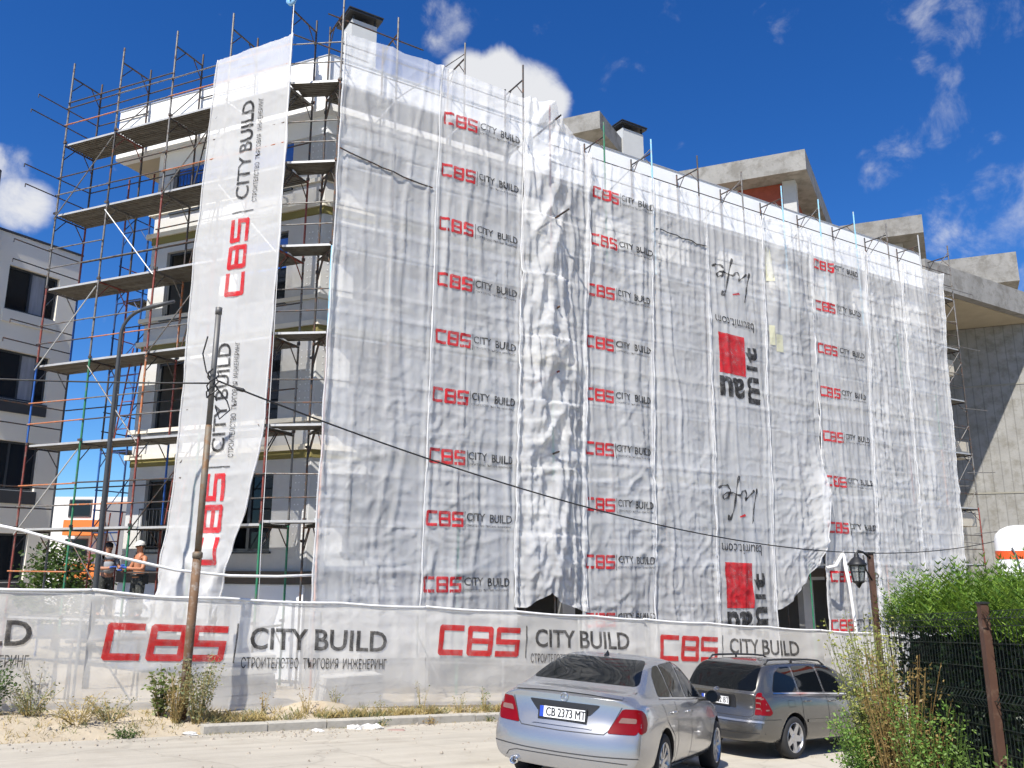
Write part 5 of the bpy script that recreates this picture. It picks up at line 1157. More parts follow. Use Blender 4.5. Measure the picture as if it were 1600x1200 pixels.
# ------------------------------------------------------------------ cars
def poly2_fill(outline, step):
    """triangulated interior of a 2-D outline with inner points every step"""
    pts = []; n = len(outline)
    for i in range(n):
        a, c = Vector(outline[i]), Vector(outline[(i + 1) % n]); k = max(1, int((c - a).length / step))
        for j in range(k): pts.append(a.lerp(c, j / k))
    m = len(pts); edges = [(i, (i + 1) % m) for i in range(m)]
    def inside(p):
        r = False; j = m - 1
        for i in range(m):
            if (pts[i].y > p.y) != (pts[j].y > p.y) and p.x < (pts[j].x - pts[i].x) * (p.y - pts[i].y) / (pts[j].y - pts[i].y) + pts[i].x: r = not r
            j = i
        return r
    xa, xb = min(p.x for p in pts), max(p.x for p in pts); ya, yb = min(p.y for p in pts), max(p.y for p in pts); inner = []
    x = xa + step * .7
    while x < xb:
        y = ya + step * .7
        while y < yb:
            p = Vector((x, y))
            if inside(p) and min((p - q).length for q in pts) > step * .45: inner.append(p)
            y += step
        x += step
    v, e, f, *_ = delaunay_2d_cdt(pts + inner, edges, [], 1, 1e-5)
    return v, f
def rounded(outline, r=.05, n=4):
    o = []; m = len(outline)
    for i in range(m):
        p = Vector(outline[i]); a = Vector(outline[i - 1]); c = Vector(outline[(i + 1) % m]); ra = min(r, (a - p).length * .45); rc = min(r, (c - p).length * .45)
        s, e = p + (a - p).normalized() * ra, p + (c - p).normalized() * rc
        for k in range(n + 1): t = k / n; o.append(tuple(s * (1 - t) ** 2 + p * 2 * t * (1 - t) + e * t * t))
    return o
tyre_m = mat('tyre', (.018, .018, .019), .85, 0, .1, 10); chrome = mat('chrome', (.75, .75, .76), .12, 1.0, .03, 3); plast = mat('black_plastic', (.014, .014, .015), .45, 0, .1, 6)
cglass = mat('car_glass', (.005, .006, .007), .03, 0, .2, .8, spec=.22); lampred = mat('tail_lamp_red', (.15, .002, .005), .3, 0, .15, 8, spec=.2); lampclr = mat('tail_lamp_clear', (.17, .10, .085), .35, 0, .1, 10, spec=.3); gap_m = mat('panel_gap', (.02, .02, .021), .7)
platew = mat('plate_white', (.8, .8, .8), .4, 0, .02, 3); plateb = mat('plate_blue', (.02, .06, .40), .4, 0, .02, 3); inkb = mat('plate_ink', (.01, .01, .01), .5)
def car_paint(name, c):
    m = mat(name, c, .27, .72, .04, 2, coat=.8); return m
class Car:
    def __init__(k, label, origin, heading, paint_m, L, tab_top, tab_belt, tab_w, tab_roofw, rear_off, wheels, wr, H):
        k.paint = paint_m; k.L = L
        fwd = Vector((math.sin(heading), math.cos(heading), 0)); left = Vector((-fwd.y, fwd.x, 0))
        o = Vector((origin[0], origin[1], 0)); c = o + fwd * (L / 2)
        def gp(p): return plane_z(p.x, p.y)
        df = (gp(o + fwd * L) - gp(o)) / L; dl = (gp(c + left) - gp(c - left)) / 2
        X = (fwd + UP * df).normalized(); Y0 = (left + UP * dl); Z = X.cross(Y0).normalized(); Y = Z.cross(X)
        rot = frame_mat((0, 0, 0), X, Y, Z).to_quaternion(); k.loc = o + UP * gp(o)
        k.root = empty('parked_car', k.loc, label, 'car', 'cars parked by the fence', rot)
        # lofted shell
        st = [0, .025, .09, .2, .34, .5, .68, .86, 1.03, 1.22, 1.45, 1.7, 2.0, 2.3, 2.6, 2.85, 3.1, 3.35, 3.6, 3.85, 4.1, 4.3, L - .14, L - .04, L]
        rows = []
        for x in st:
            zt, zb_, w, wt = lerp_s(tab_top, x), lerp_s(tab_belt, x), lerp_s(tab_w, x), lerp_s(tab_roofw, x)
            bz = .20 + .06 * max(0, 1 - x / .4) + .03 * max(0, (x - L + .5) / .5)
            gh = max(zt - zb_, .012)
            sec = [(0, bz), (w * .55, bz), (w * .86, bz + .015), (w * .965, bz + .10), (w * .995, .46), (w, .60), (w * .985, zb_ - .17), (w * .955, zb_ - .055), (w * .925, zb_ - .005),
                   (w * .895 + (wt - w * .895) * .06, zb_ + gh * .10), (w * .895 + (wt - w * .895) * .45, zb_ + gh * .47), (w * .895 + (wt - w * .895) * .86, zb_ + gh * .84), (wt * .93, zb_ + gh * .955), (wt * .6, zt - gh * .012), (0, zt)]
            rows.append([(x, y, z) for y, z in sec])
        n = len(rows[0]); bm = bmesh.new(); V = {}
        def deform(x, y, z):
            w = lerp_s(tab_w, max(x, .4)); q = abs(y) / w
            fr = max(0, 1 - x / .55); x += fr * (lerp_s(rear_off, z) + .20 * q ** 3.2)
            ff = max(0, 1 - (L - x) / .9); x -= ff * (.34 * q ** 3 + .12 * max(0, z - .62))
            return (x, y, z)
        for i, rw in enumerate(rows):
            for j, (x, y, z) in enumerate(rw):
                V[i, j, 1] = bm.verts.new(deform(x, y, z)); V[i, j, -1] = V[i, j, 1] if y == 0 else bm.verts.new(deform(x, -y, z))
        for i in range(len(rows) - 1):
            for j in range(n - 1):
                for sg in (1, -1):
                    q = [V[i, j, sg], V[i + 1, j, sg], V[i + 1, j + 1, sg], V[i, j + 1, sg]]
                    if sg == -1: q.reverse()
                    try: bm.faces.new(q)
                    except ValueError: pass
        for i in (0, len(rows) - 1):              # end caps as strips with columns across
            cols = [-.8, -.55, -.28, 0, .28, .55, .8]; prev = None
            for j in range(1, n - 1):
                r_, l_ = rows[i][j][1], None; cur = [V[i, j, -1]] + [bm.verts.new(deform(rows[i][j][0] , rows[i][j][1] * c_, rows[i][j][2])) for c_ in cols] + [V[i, j, 1]]
                if prev:
                    for a in range(len(cur) - 1):
                        q = [prev[a], prev[a + 1], cur[a + 1], cur[a]]
                        if i == 0: q.reverse()
                        bm.faces.new(q)
                else:
                    mid = V[i, 0, 1]
                    for a in range(len(cur) - 1): bm.faces.new([cur[a], cur[a + 1], mid] if i else [cur[a + 1], cur[a], mid])
                prev = cur
            mid = V[i, n - 1, 1]
            for a in range(len(prev) - 1): bm.faces.new([prev[a + 1], prev[a], mid] if i else [prev[a], prev[a + 1], mid])
        bmesh.ops.recalc_face_normals(bm, faces=bm.faces[:])
        me = bpy.data.meshes.new('car_shell'); bm.to_mesh(me); bm.free()
        me.polygons.foreach_set('use_smooth', [True] * len(me.polygons))
        ob = bpy.data.objects.new('tmp', me); COL.objects.link(ob); sub = ob.modifiers.new('s', 'SUBSURF'); sub.levels = 2; sub.render_levels = 2
        cut = []
        sub.levels = 3; dg = bpy.context.evaluated_depsgraph_get(); dg.update(); full = bpy.data.meshes.new_from_object(ob.evaluated_get(dg)); sub.levels = 2
        k.bvh = BVHTree.FromPolygons([v.co.copy() for v in full.vertices], [tuple(p.vertices) for p in full.polygons])
        for (wx, wy) in wheels:
            cb = MB(); cb.tube((wx, wy - .20 * (1 if wy > 0 else -1), wr + .01), (wx, wy + .4 * (1 if wy > 0 else -1), wr + .01), wr + .05, 40); cm = cb.mesh('c', paint_m); co = bpy.data.objects.new('cut', cm); COL.objects.link(co)
            md = ob.modifiers.new('b', 'BOOLEAN'); md.operation = 'DIFFERENCE'; md.object = co; md.solver = 'EXACT'; cut.append(co)
        dg = bpy.context.evaluated_depsgraph_get(); dg.update(); body = bpy.data.meshes.new_from_object(ob.evaluated_get(dg))
        bpy.data.objects.remove(ob)
        for co in cut: bpy.data.objects.remove(co)
        body.materials.clear(); body.materials.append(paint_m); body.materials.append(plast)
        for p in body.polygons:
            cc = p.center; p.material_index = 0
            for (wx, wy) in wheels:
                rr = math.hypot(cc.x - wx, cc.z - wr - .01)
                if rr < wr + .052 and abs(cc.y) > abs(wy) - .22 and abs(cc.y) < abs(wy) + .2 and (abs(p.normal.y) < .3 or abs(cc.y) < abs(wy) - .15): p.material_index = 1
        k.full = full; k.body = k.add('body', body)
        k.wheels = wheels; k.wr = wr
    def add(k, name, me, parent=None):
        o = bpy.data.objects.new(name, me); COL.objects.link(o); o.parent = parent or k.root; return o
    def mb(k, name, b, m, parent=None, smooth=False): return k.add(name, b.mesh(name, m, smooth), parent)
    def cast(k, view, u, v):
        if view == 'rear': o, d = Vector((-1, u, v)), Vector((1, 0, 0))
        elif view == 'right': o, d = Vector((u, -2, v)), Vector((0, 1, 0))
        elif view == 'left': o, d = Vector((u, 2, v)), Vector((0, -1, 0))
        elif view == 'top': o, d = Vector((u, v, 3)), Vector((0, 0, -1))
        h = k.bvh.ray_cast(o, d)
        return (h[0], h[1] if h[1].dot(d) < 0 else -h[1]) if h[0] is not None else (None, None)
    def decal(k, name, view, outline, m, lift=.004, step=.06, parent=None):
        v, f = poly2_fill(outline, step); b = MB(); last = None
        for p in v:
            q, nn = k.cast(view, p.x, p.y)
            if q is None: q, nn = last
            last = (q, nn); b.v.append(tuple(q + nn * lift))
        back = len(b.v)
        for t in f: b.f.append(tuple(t)); b.m.append(0)
        me = b.mesh(name, m, True); bm = bmesh.new(); bm.from_mesh(me); 
        ax = {'rear': Vector((-1, 0, 0)), 'right': Vector((0, -1, 0)), 'left': Vector((0, 1, 0)), 'top': UP}[view]
        for fc in bm.faces:
            if fc.normal.dot(ax) < 0: fc.normal_flip()
        bm.to_mesh(me); bm.free(); return k.add(name, me, parent)
    def line(k, name, view, pts, w, m, lift=.003, parent=None):
        b = MB(); L_ = []
        for p, q in zip(pts, pts[1:]):
            a, c = Vector(p), Vector(q); n = max(1, int((c - a).length / .05))
            for i in range(n): L_.append(a.lerp(c, i / n))
        L_.append(Vector(pts[-1]))
        for i, p in enumerate(L_):
            t = (L_[min(i + 1, len(L_) - 1)] - L_[max(i - 1, 0)]).normalized(); nn = Vector((-t.y, t.x)) * w / 2
            for s_ in (1, -1):
                q, nr = k.cast(view, p.x + nn.x * s_, p.y + nn.y * s_)
                if q is None: q, nr = k.cast(view, p.x, p.y)
                if q is None: q, nr = Vector(b.v[-1]), Vector((0, 0, 0))
                b.v.append(tuple(q + nr * lift))
        for i in range(len(L_) - 1): b.f.append((2 * i, 2 * i + 1, 2 * i + 3, 2 * i + 2)); b.m.append(0)
        return k.add(name, b.mesh(name, m, True), parent)
    def add_wheels(k, spokes, rimcol, style):
        W = k.wr; meshes = {}
        b = MB(); b.lathe((0, -.10, 0), (0, 1, 0), [(0, W * .70), (-.005, W * .80), (.0, W * .93), (.02, W * .985), (.06, W), (.14, W), (.18, W * .985), (.20, W * .93), (.2, W * .7)], 40); ty = b.mesh('tyre', tyre_m, True)
        b = MB(); b.lathe((0, -.10, 0), (0, 1, 0), [(0, W * .71), (-.004, W * .69), (.012, W * .66), (.06, W * .63), (.12, W * .62)], 40); b.lathe((0, -.075, 0), (0, 1, 0), [(-.01, .001), (-.01, .05), (.005, .065), (.02, .065)], 20)
        for i in range(spokes):
            a = 6.283 * i / spokes; d = Vector((math.cos(a), 0, math.sin(a))); s_ = Vector((-d.z, 0, d.x)); w0, w1 = (.018, .022) if style == 'thin' else (.05, .038)
            p0, p1 = d * .05 + Vector((0, -.078, 0)), d * W * .67 + Vector((0, -.088, 0))
            b.poly([p0 - s_ * w0, p1 - s_ * w1, p1 + s_ * w1, p0 + s_ * w0]); b.poly([p0 - s_ * w0, p0 - s_ * w0 + Vector((0, .03, 0)), p1 - s_ * w1 + Vector((0, .03, 0)), p1 - s_ * w1]); b.poly([p0 + s_ * w0, p1 + s_ * w1, p1 + s_ * w1 + Vector((0, .03, 0)), p0 + s_ * w0 + Vector((0, .03, 0))])
        rim = b.mesh('rim', rimcol, False)
        b = MB(); b.lathe((0, .0, 0), (0, 1, 0), [(0, .001), (0, W * .62)], 24); b.lathe((0, -.03, 0), (0, 1, 0), [(0, .02), (0, .15), (.02, .15)], 20); hub = b.mesh('hub', plast)
        for (wx, wy) in k.wheels:
            e = bpy.data.objects.new('wheel', ty); COL.objects.link(e); e.parent = k.root; e.location = (wx, wy * .985, W)
            if wy > 0: e.rotation_euler = (0, 0, math.pi)
            e.rotation_euler.y = random.uniform(0, 1) if wy < 0 else 0
            for nm, me in (('rim', rim), ('brake_disc', hub)): o = bpy.data.objects.new(nm, me); COL.objects.link(o); o.parent = e
def lerp_s(tab, x):
    """smooth (monotone cubic-ish) table lookup"""
    if x <= tab[0][0]: return tab[0][1]
    for i in range(len(tab) - 1):
        (a, va), (c, vc) = tab[i], tab[i + 1]
        if x <= c:
            t = (x - a) / (c - a)
            m0 = 0 if i == 0 else (vc - tab[i - 1][1]) / (c - tab[i - 1][0]) * (c - a); m1 = 0 if i + 2 >= len(tab) else (tab[i + 2][1] - va) / (tab[i + 2][0] - a) * (c - a)
            lim = 3 * abs(vc - va); m0 = max(-lim, min(lim, m0)); m1 = max(-lim, min(lim, m1))
            return (2 * t ** 3 - 3 * t ** 2 + 1) * va + (t ** 3 - 2 * t ** 2 + t) * m0 + (-2 * t ** 3 + 3 * t ** 2) * vc + (t ** 3 - t ** 2) * m1
    return tab[-1][1]
def star(car, u, v, r, view='rear'):
    q, nn = car.cast(view, u, v); b = MB(); c = q + nn * .012; up_ = (UP - nn * UP.dot(nn)).normalized(); sd = nn.cross(up_)
    ring_ = [c + (sd * math.cos(i / 24 * 6.283) + up_ * math.sin(i / 24 * 6.283)) * r for i in range(25)]; b.path(ring_, r * .10, 6)
    for i in range(3): a = math.pi / 2 + i * 2.0944; e = c + (sd * math.cos(a) + up_ * math.sin(a)) * r; b.tube(c - nn * .004, e, r * .17, 6, r * .05)
    car.mb('emblem', b, chrome, None, True)
def plate(car, u, v, txt, x_off=.0):
    q, nn = car.cast('rear', u, v); c = Vector((q.x - .022 + x_off, u, v)); b = MB(); b.obox(c + Vector((0, -.28, -.075)), (.014, 0, 0), (0, .56, 0), (0, 0, .15)); fr = car.mb('number_plate', b, plast)
    b = MB(); b.obox(c + Vector((-.003, -.26, -.052)), (.003, 0, 0), (0, .52, 0), (0, 0, .11)); car.mb('plate_face', b, platew, fr)
    b = MB(); b.obox(c + Vector((-.005, .215, -.052)), (.0022, 0, 0), (0, .045, 0), (0, 0, .11)); car.mb('plate_band', b, plateb, fr)
    vs, fs = fit_text(txt, -.205, -.04, .45, .086, 0); b = MB()
    for sh in (-.0024, 0, .0024):
        k0 = len(b.v)
        for x_, y_ in vs: b.v.append((c.x - .0065 - abs(sh) * .1 - (.0002 if sh > 0 else 0), c.y - (x_ + .02 + sh), c.z + y_ + .003))
        for f in fs: b.f.append(tuple(k0 + i for i in f)); b.m.append(0)
    car.mb('plate_lettering', b, inkb, fr)
def mirror_pair(car, x, y, z):
    for sg in (-1, 1):
        b = MB(); b.lathe((x - .07, sg * (y + .12), z), (1, 0, 0), [(0, .02), (.0, .085), (.05, .09), (.10, .075), (.15, .03), (.16, .001)], 14)
        b.v = [(vx_, sg * (y + .12) + (vy_ - sg * (y + .12)) * 1.15, z + (vz_ - z) * .85) for vx_, vy_, vz_ in b.v]; o = car.mb('mirror', b, car.paint if sg > 0 else plast, None, True)
        b = MB(); b.tube((x + .02, sg * (y - .08), z - .06), (x - .0, sg * (y + .08), z - .03), .025, 8); car.mb('stalk', b, plast, o); b = MB(); b.lathe((x - .072, sg * (y + .12), z), (1, 0, 0), [(0, .0), (0, .075)], 14); car.mb('mirror_glass', b, cglass, o)
def handle(car, x, z):
    q, nn = car.cast('right', x, z); b = MB(); b.path([q + nn * .004 + Vector((-.10, 0, 0)), q + nn * .028 + Vector((-.07, 0, .003)), q + nn * .03 + Vector((.06, 0, .006)), q + nn * .004 + Vector((.10, 0, .006))], .013, 6); car.mb('door_handle', b, car.paint, None, True)
silver = car_paint('silver_paint', (.37, .37, .375)); grey_p = car_paint('grey_paint', (.13, .125, .115))
# --- silver saloon
sed = Car('silver saloon car seen from behind with red tail lamps', (.45, 9.22), R(25.3), silver, 4.58,
          E_(0, .985, .05, 1.01, .12, 1.035, .3, 1.055, .52, 1.075, .7, 1.14, .95, 1.265, 1.2, 1.365, 1.5, 1.425, 1.9, 1.447, 2.3, 1.43, 2.65, 1.37, 3.0, 1.22, 3.3, 1.06, 3.5, .985, 3.9, .93, 4.3, .84, 4.45, .78, 4.58, .68),
          E_(0, .93, .3, .955, .7, .965, 1.5, .96, 2.5, .93, 3.3, .90, 3.8, .86, 4.3, .78, 4.58, .64), E_(0, .835, .1, .852, .4, .875, 1.0, .888, 2.2, .888, 3.4, .885, 3.9, .875, 4.3, .84, 4.58, .78),
          E_(0, .60, .3, .64, .6, .655, .9, .615, 1.3, .575, 1.9, .585, 2.5, .60, 3.0, .63, 3.35, .67, 3.8, .68, 4.58, .6),
          E_(.2, .05, .3, .015, .45, .0, .60, .005, .66, .05, .72, .065, .9, .085, 1.0, .085, 1.06, .06), [(1.03, .78), (1.03, -.78), (3.79, .78), (3.79, -.78)], .322, 1.447)
sed.decal('rear_window', 'rear', rounded([(-.645, 1.115), (.645, 1.115), (.52, 1.385), (-.52, 1.385)], .06), cglass, .004, .05)
sed.decal('side_window', 'right', rounded([(1.03, 1.02), (1.55, 1.005), (1.52, 1.345), (1.34, 1.325), (1.16, 1.23)], .04), cglass, .005, .06)
sed.decal('side_window', 'right', rounded([(1.60, 1.003), (2.2, .985), (2.16, 1.39), (1.58, 1.352)], .035), cglass, .005, .06)
sed.decal('side_window', 'right', rounded([(2.27, .983), (3.12, .965), (2.98, 1.07), (2.6, 1.30), (2.42, 1.375), (2.23, 1.395)], .035), cglass, .005, .06)
sed.decal('side_window', 'left', rounded([(1.03, 1.02), (1.55, 1.005), (1.52, 1.345), (1.34, 1.325), (1.16, 1.23)], .04), cglass, .005, .06); sed.decal('side_window', 'left', rounded([(1.6, 1.003), (3.1, .965), (2.6, 1.3), (2.3, 1.39), (1.58, 1.352)], .04), cglass, .005, .08)
sed.decal('windscreen', 'top', rounded([(2.66, -.52), (3.36, -.66), (3.36, .66), (2.66, .52)], .05), cglass, .004, .08)
for sg in (-1, 1):
    o_ = [(sg * .50, .655), (sg * .79, .662), (sg * .815, .76), (sg * .81, .885), (sg * .78, .912), (sg * .635, .905)]
    l_ = sed.decal('tail_lamp', 'rear', rounded(o_ if sg > 0 else o_[::-1], .03), lampred, .006, .03)
    o_ = [(sg * .60, .765), (sg * .775, .772), (sg * .775, .82), (sg * .63, .82)]; sed.decal('lamp_lens', 'rear', rounded(o_ if sg > 0 else o_[::-1], .015), lampclr, .009, .03, l_)
    sed.line('panel_gap', 'rear', [(sg * .67, 1.06), (sg * .655, .98), (sg * .625, .91), (sg * .515, .68), (sg * .47, .64), (0, .63)], .008, gap_m)
sed.decal('side_lamp', 'right', rounded([(.20, .668), (.33, .70), (.37, .78), (.36, .86), (.30, .90), (.20, .912)], .03), lampred, .005, .03)
sed.decal('plate_recess', 'rear', rounded([(-.30, .80), (.30, .80), (.40, .90), (.40, .915), (-.40, .915), (-.40, .90)], .02), plast, .004, .05)
sed.line('lid_crease', 'rear', [(-.34, .68), (-.30, .685), (.30, .685), (.34, .68)], .02, silver, .012)
sed.line('lid_edge', 'rear', [(-.62, 1.0), (-.3, 1.018), (0, 1.022), (.3, 1.018), (.62, 1.0)], .03, silver, .014)
plate(sed, 0, .795, 'CB 2373 MT', .0); star(sed, 0, .965, .042)
sed.line('bumper_line', 'rear', [(-.82, .44), (-.4, .425), (0, .42), (.4, .425), (.82, .44)], .010, gap_m); sed.line('bumper_line', 'rear', [(-.78, .30), (-.72, .38), (-.5, .385), (0, .385), (.5, .385), (.6, .36), (.66, .28)], .008, gap_m)
b = MB(); b.lathe((.12, .52, .275), (-1, 0, 0), [(0, .036), (.1, .045), (.1, .038), (.0, .034)], 16); sed.mb('exhaust', b, chrome, None, True)
for x_ in (1.57, 2.235): sed.line('panel_gap', 'right', [(x_ - .04, .30), (x_, .55), (x_, .96)], .008, gap_m)
sed.line('panel_gap', 'right', [(1.45, .36), (1.40, .60), (1.12, .76), (1.0, .95)], .008, gap_m); sed.line('panel_gap', 'right', [(3.3, .3), (3.32, .6), (3.2, .93)], .008, gap_m)
sed.line('waist_crease', 'right', [(.35, .84), (1.5, .80), (2.5, .755), (3.4, .70)], .022, silver, .010); sed.line('sill_trim', 'right', [(1.42, .27), (2.4, .262), (3.4, .262)], .05, silver, .012)
sed.line('window_trim', 'right', [(1.02, 1.0), (1.55, .99), (2.2, .972), (3.16, .95)], .016, chrome, .009)
handle(sed, 1.42, .845); handle(sed, 2.1, .83); mirror_pair(sed, 2.93, .87, 1.0)
b = MB(); q, nn = sed.cast('top', 1.42, 0); b.path([q + Vector((-.05, 0, 0)), q + Vector((0, 0, .02)), q + Vector((.03, 0, .055)), q + Vector((.06, 0, .0))], [.02, .018, .008, .02], 6); sed.mb('roof_antenna', b, plast)
sed.add_wheels(10, mat('alloy', (.5, .5, .51), .3, .85, .05, 4), 'thin')
# --- grey estate
est = Car('dark grey estate car with roof rails parked ahead of the saloon', (3.2, 13.95), R(50), grey_p, 4.54,
          E_(0, .96, .05, 1.0, .12, 1.06, .22, 1.17, .36, 1.31, .52, 1.405, .7, 1.435, 1.2, 1.46, 1.9, 1.465, 2.4, 1.44, 2.75, 1.36, 3.05, 1.2, 3.35, 1.03, 3.5, .96, 3.9, .91, 4.3, .83, 4.45, .76, 4.54, .66),
          E_(0, .92, .3, .955, .7, .965, 1.5, .955, 2.5, .93, 3.3, .89, 3.8, .85, 4.3, .77, 4.54, .62), E_(0, .80, .1, .82, .4, .848, 1.0, .864, 2.2, .864, 3.4, .86, 3.9, .845, 4.3, .8, 4.54, .74),
          E_(0, .64, .2, .66, .5, .64, .9, .615, 1.4, .60, 2.0, .595, 2.5, .60, 3.0, .63, 3.35, .66, 3.8, .66, 4.54, .58),
          E_(.2, .05, .3, .015, .45, .0, .58, .0, .63, .06, .72, .07, .95, .06, 1.05, .05, 1.4, .0), [(.98, .765), (.98, -.765), (3.70, .765), (3.70, -.765)], .318, 1.465)
est.decal('rear_window', 'rear', rounded([(-.66, 1.0), (.66, 1.0), (.575, 1.375), (-.575, 1.375)], .07), cglass, .005, .05)
est.decal('side_window', 'right', rounded([(.50, 1.0), (1.20, .995), (1.19, 1.375), (.90, 1.365), (.68, 1.27)], .06), cglass, .005, .06)
est.decal('side_window', 'right', rounded([(1.27, .993), (1.98, .985), (1.96, 1.395), (1.26, 1.378)], .03), cglass, .005, .06)
est.decal('side_window', 'right', rounded([(2.05, .983), (3.05, .955), (2.9, 1.08), (2.6, 1.29), (2.4, 1.385), (2.03, 1.398)], .03), cglass, .005, .06)
est.decal('side_window', 'left', rounded([(.5, 1.0), (3.0, .96), (2.6, 1.29), (2.3, 1.39), (.9, 1.365)], .05), cglass, .005, .1); est.decal('windscreen', 'top', rounded([(2.62, -.54), (3.36, -.66), (3.36, .66), (2.62, .54)], .05), cglass, .004, .08)
for sg in (-1, 1):
    o_ = [(sg * .67, .66), (sg * .745, .665), (sg * .765, .70), (sg * .745, .90), (sg * .715, .99), (sg * .68, .985)]; l_ = est.decal('tail_lamp', 'rear', rounded(o_ if sg > 0 else o_[::-1], .02), lampred, .006, .02)
    for z_ in (.745, .83, .90): o_ = [(sg * .682, z_), (sg * .745, z_), (sg * .742, z_ + .02), (sg * .682, z_ + .02)]; est.decal('lamp_lens', 'rear', o_ if sg > 0 else o_[::-1], lampclr, .009, .02, l_)
o_ = [(.17, .665), (.34, .66), (.40, .70), (.33, .82), (.27, .92), (.19, .985)]; est.decal('side_lamp', 'right', rounded(o_, .03), lampred, .006, .03)
for z_ in (.735, .82, .895): est.line('lamp_lens', 'right', [(.20, z_), (.34 - (z_ - .7) * .45, z_ + .004)], .02, lampclr, .009)
est.line('panel_gap', 'rear', [(-.66, 1.0), (-.655, .66), (-.6, .625), (.6, .625), (.655, .66), (.66, 1.0)], .008, gap_m)
est.decal('plate_recess', 'rear', rounded([(-.38, .735), (.38, .735), (.36, .925), (-.36, .925)], .02), plast, .004, .06); plate(est, 0, .825, 'CB 7762 BT'); star(est, 0, .975, .04)
est.line('bumper_trim', 'rear', [(-.80, .565), (-.4, .56), (.4, .56), (.80, .565)], .03, silver, .012); est.line('bumper_line', 'rear', [(-.8, .40), (0, .385), (.8, .40)], .012, gap_m)
est.line('bumper_line', 'right', [(.12, .60), (.60, .60)], .008, gap_m); est.line('side_moulding', 'right', [(1.35, .56), (3.3, .53)], .05, grey_p, .014)
for x_ in (1.235, 2.015): est.line('panel_gap', 'right', [(x_ + .05, .30), (x_, .55), (x_, .96)], .008, gap_m)
est.line('panel_gap', 'right', [(.83, .78), (1.02, .78), (1.02, .88), (.83, .88), (.83, .78)], .006, gap_m); est.line('window_trim', 'right', [(.5, .98), (1.2, .975), (3.06, .935)], .014, chrome, .008)
handle(est, 1.4, .85); handle(est, 2.15, .84); mirror_pair(est, 2.85, .84, .99)
for sg in (-1, 1):
    pts = []
    for x_ in (.62, .72, .9, 1.4, 1.9, 2.25, 2.42): q, nn = est.cast('top', x_, sg * .545); pts.append(q + UP * (.0 if x_ in (.62, 2.42) else .055))
    b = MB(); b.path(pts, .016, 8); b.tube(pts[3], pts[3] - UP * .06, .02, 6); est.mb('roof_rail', b, plast, None, True)
est.add_wheels(5, mat('alloy', (.5, .5, .51), .3, .85, .05, 4), 'wide')

# ------------------------------------------------------------------ the two workers on the bottom deck
def skin_figure(name, joints, edges, m, parent, sub=2):
    me = bpy.data.meshes.new(name); me.from_pydata([j[0] for j in joints], edges, []); ob = bpy.data.objects.new(name + '_tmp', me); COL.objects.link(ob)
    md = ob.modifiers.new('skin', 'SKIN'); md.use_smooth_shade = True; md.branch_smoothing = .4
    for i, j in enumerate(joints): r = j[1] if isinstance(j[1], tuple) else (j[1], j[1]); me.skin_vertices[0].data[i].radius = r; me.skin_vertices[0].data[i].use_root = (i == 0)
    sb = ob.modifiers.new('sub', 'SUBSURF'); sb.levels = sub; dg = bpy.context.evaluated_depsgraph_get(); out = bpy.data.meshes.new_from_object(ob.evaluated_get(dg)); bpy.data.objects.remove(ob)
    out.materials.clear(); out.materials.append(m); out.polygons.foreach_set('use_smooth', [True] * len(out.polygons)); o = bpy.data.objects.new(name, out); COL.objects.link(o); o.parent = parent; return o
skin_m = mat('tanned_skin', (.42, .17, .085), .55, 0, .08, 8); skin2 = mat('skin_tone', (.36, .17, .10), .55, 0, .08, 8); camo = mat('dark_camo_trousers', (.035, .037, .032), .9, 0, .3, 14, color2=(.16, .16, .15), fac2=(.55, .6)); glove = mat('blue_glove', (.03, .10, .42), .8); hairm = mat('dark_hair', (.012, .01, .009), .6); capm = mat('cap_white', (.75, .74, .70), .8); shirt = mat('grey_shirt', (.24, .25, .27), .9, 0, .15, 10)
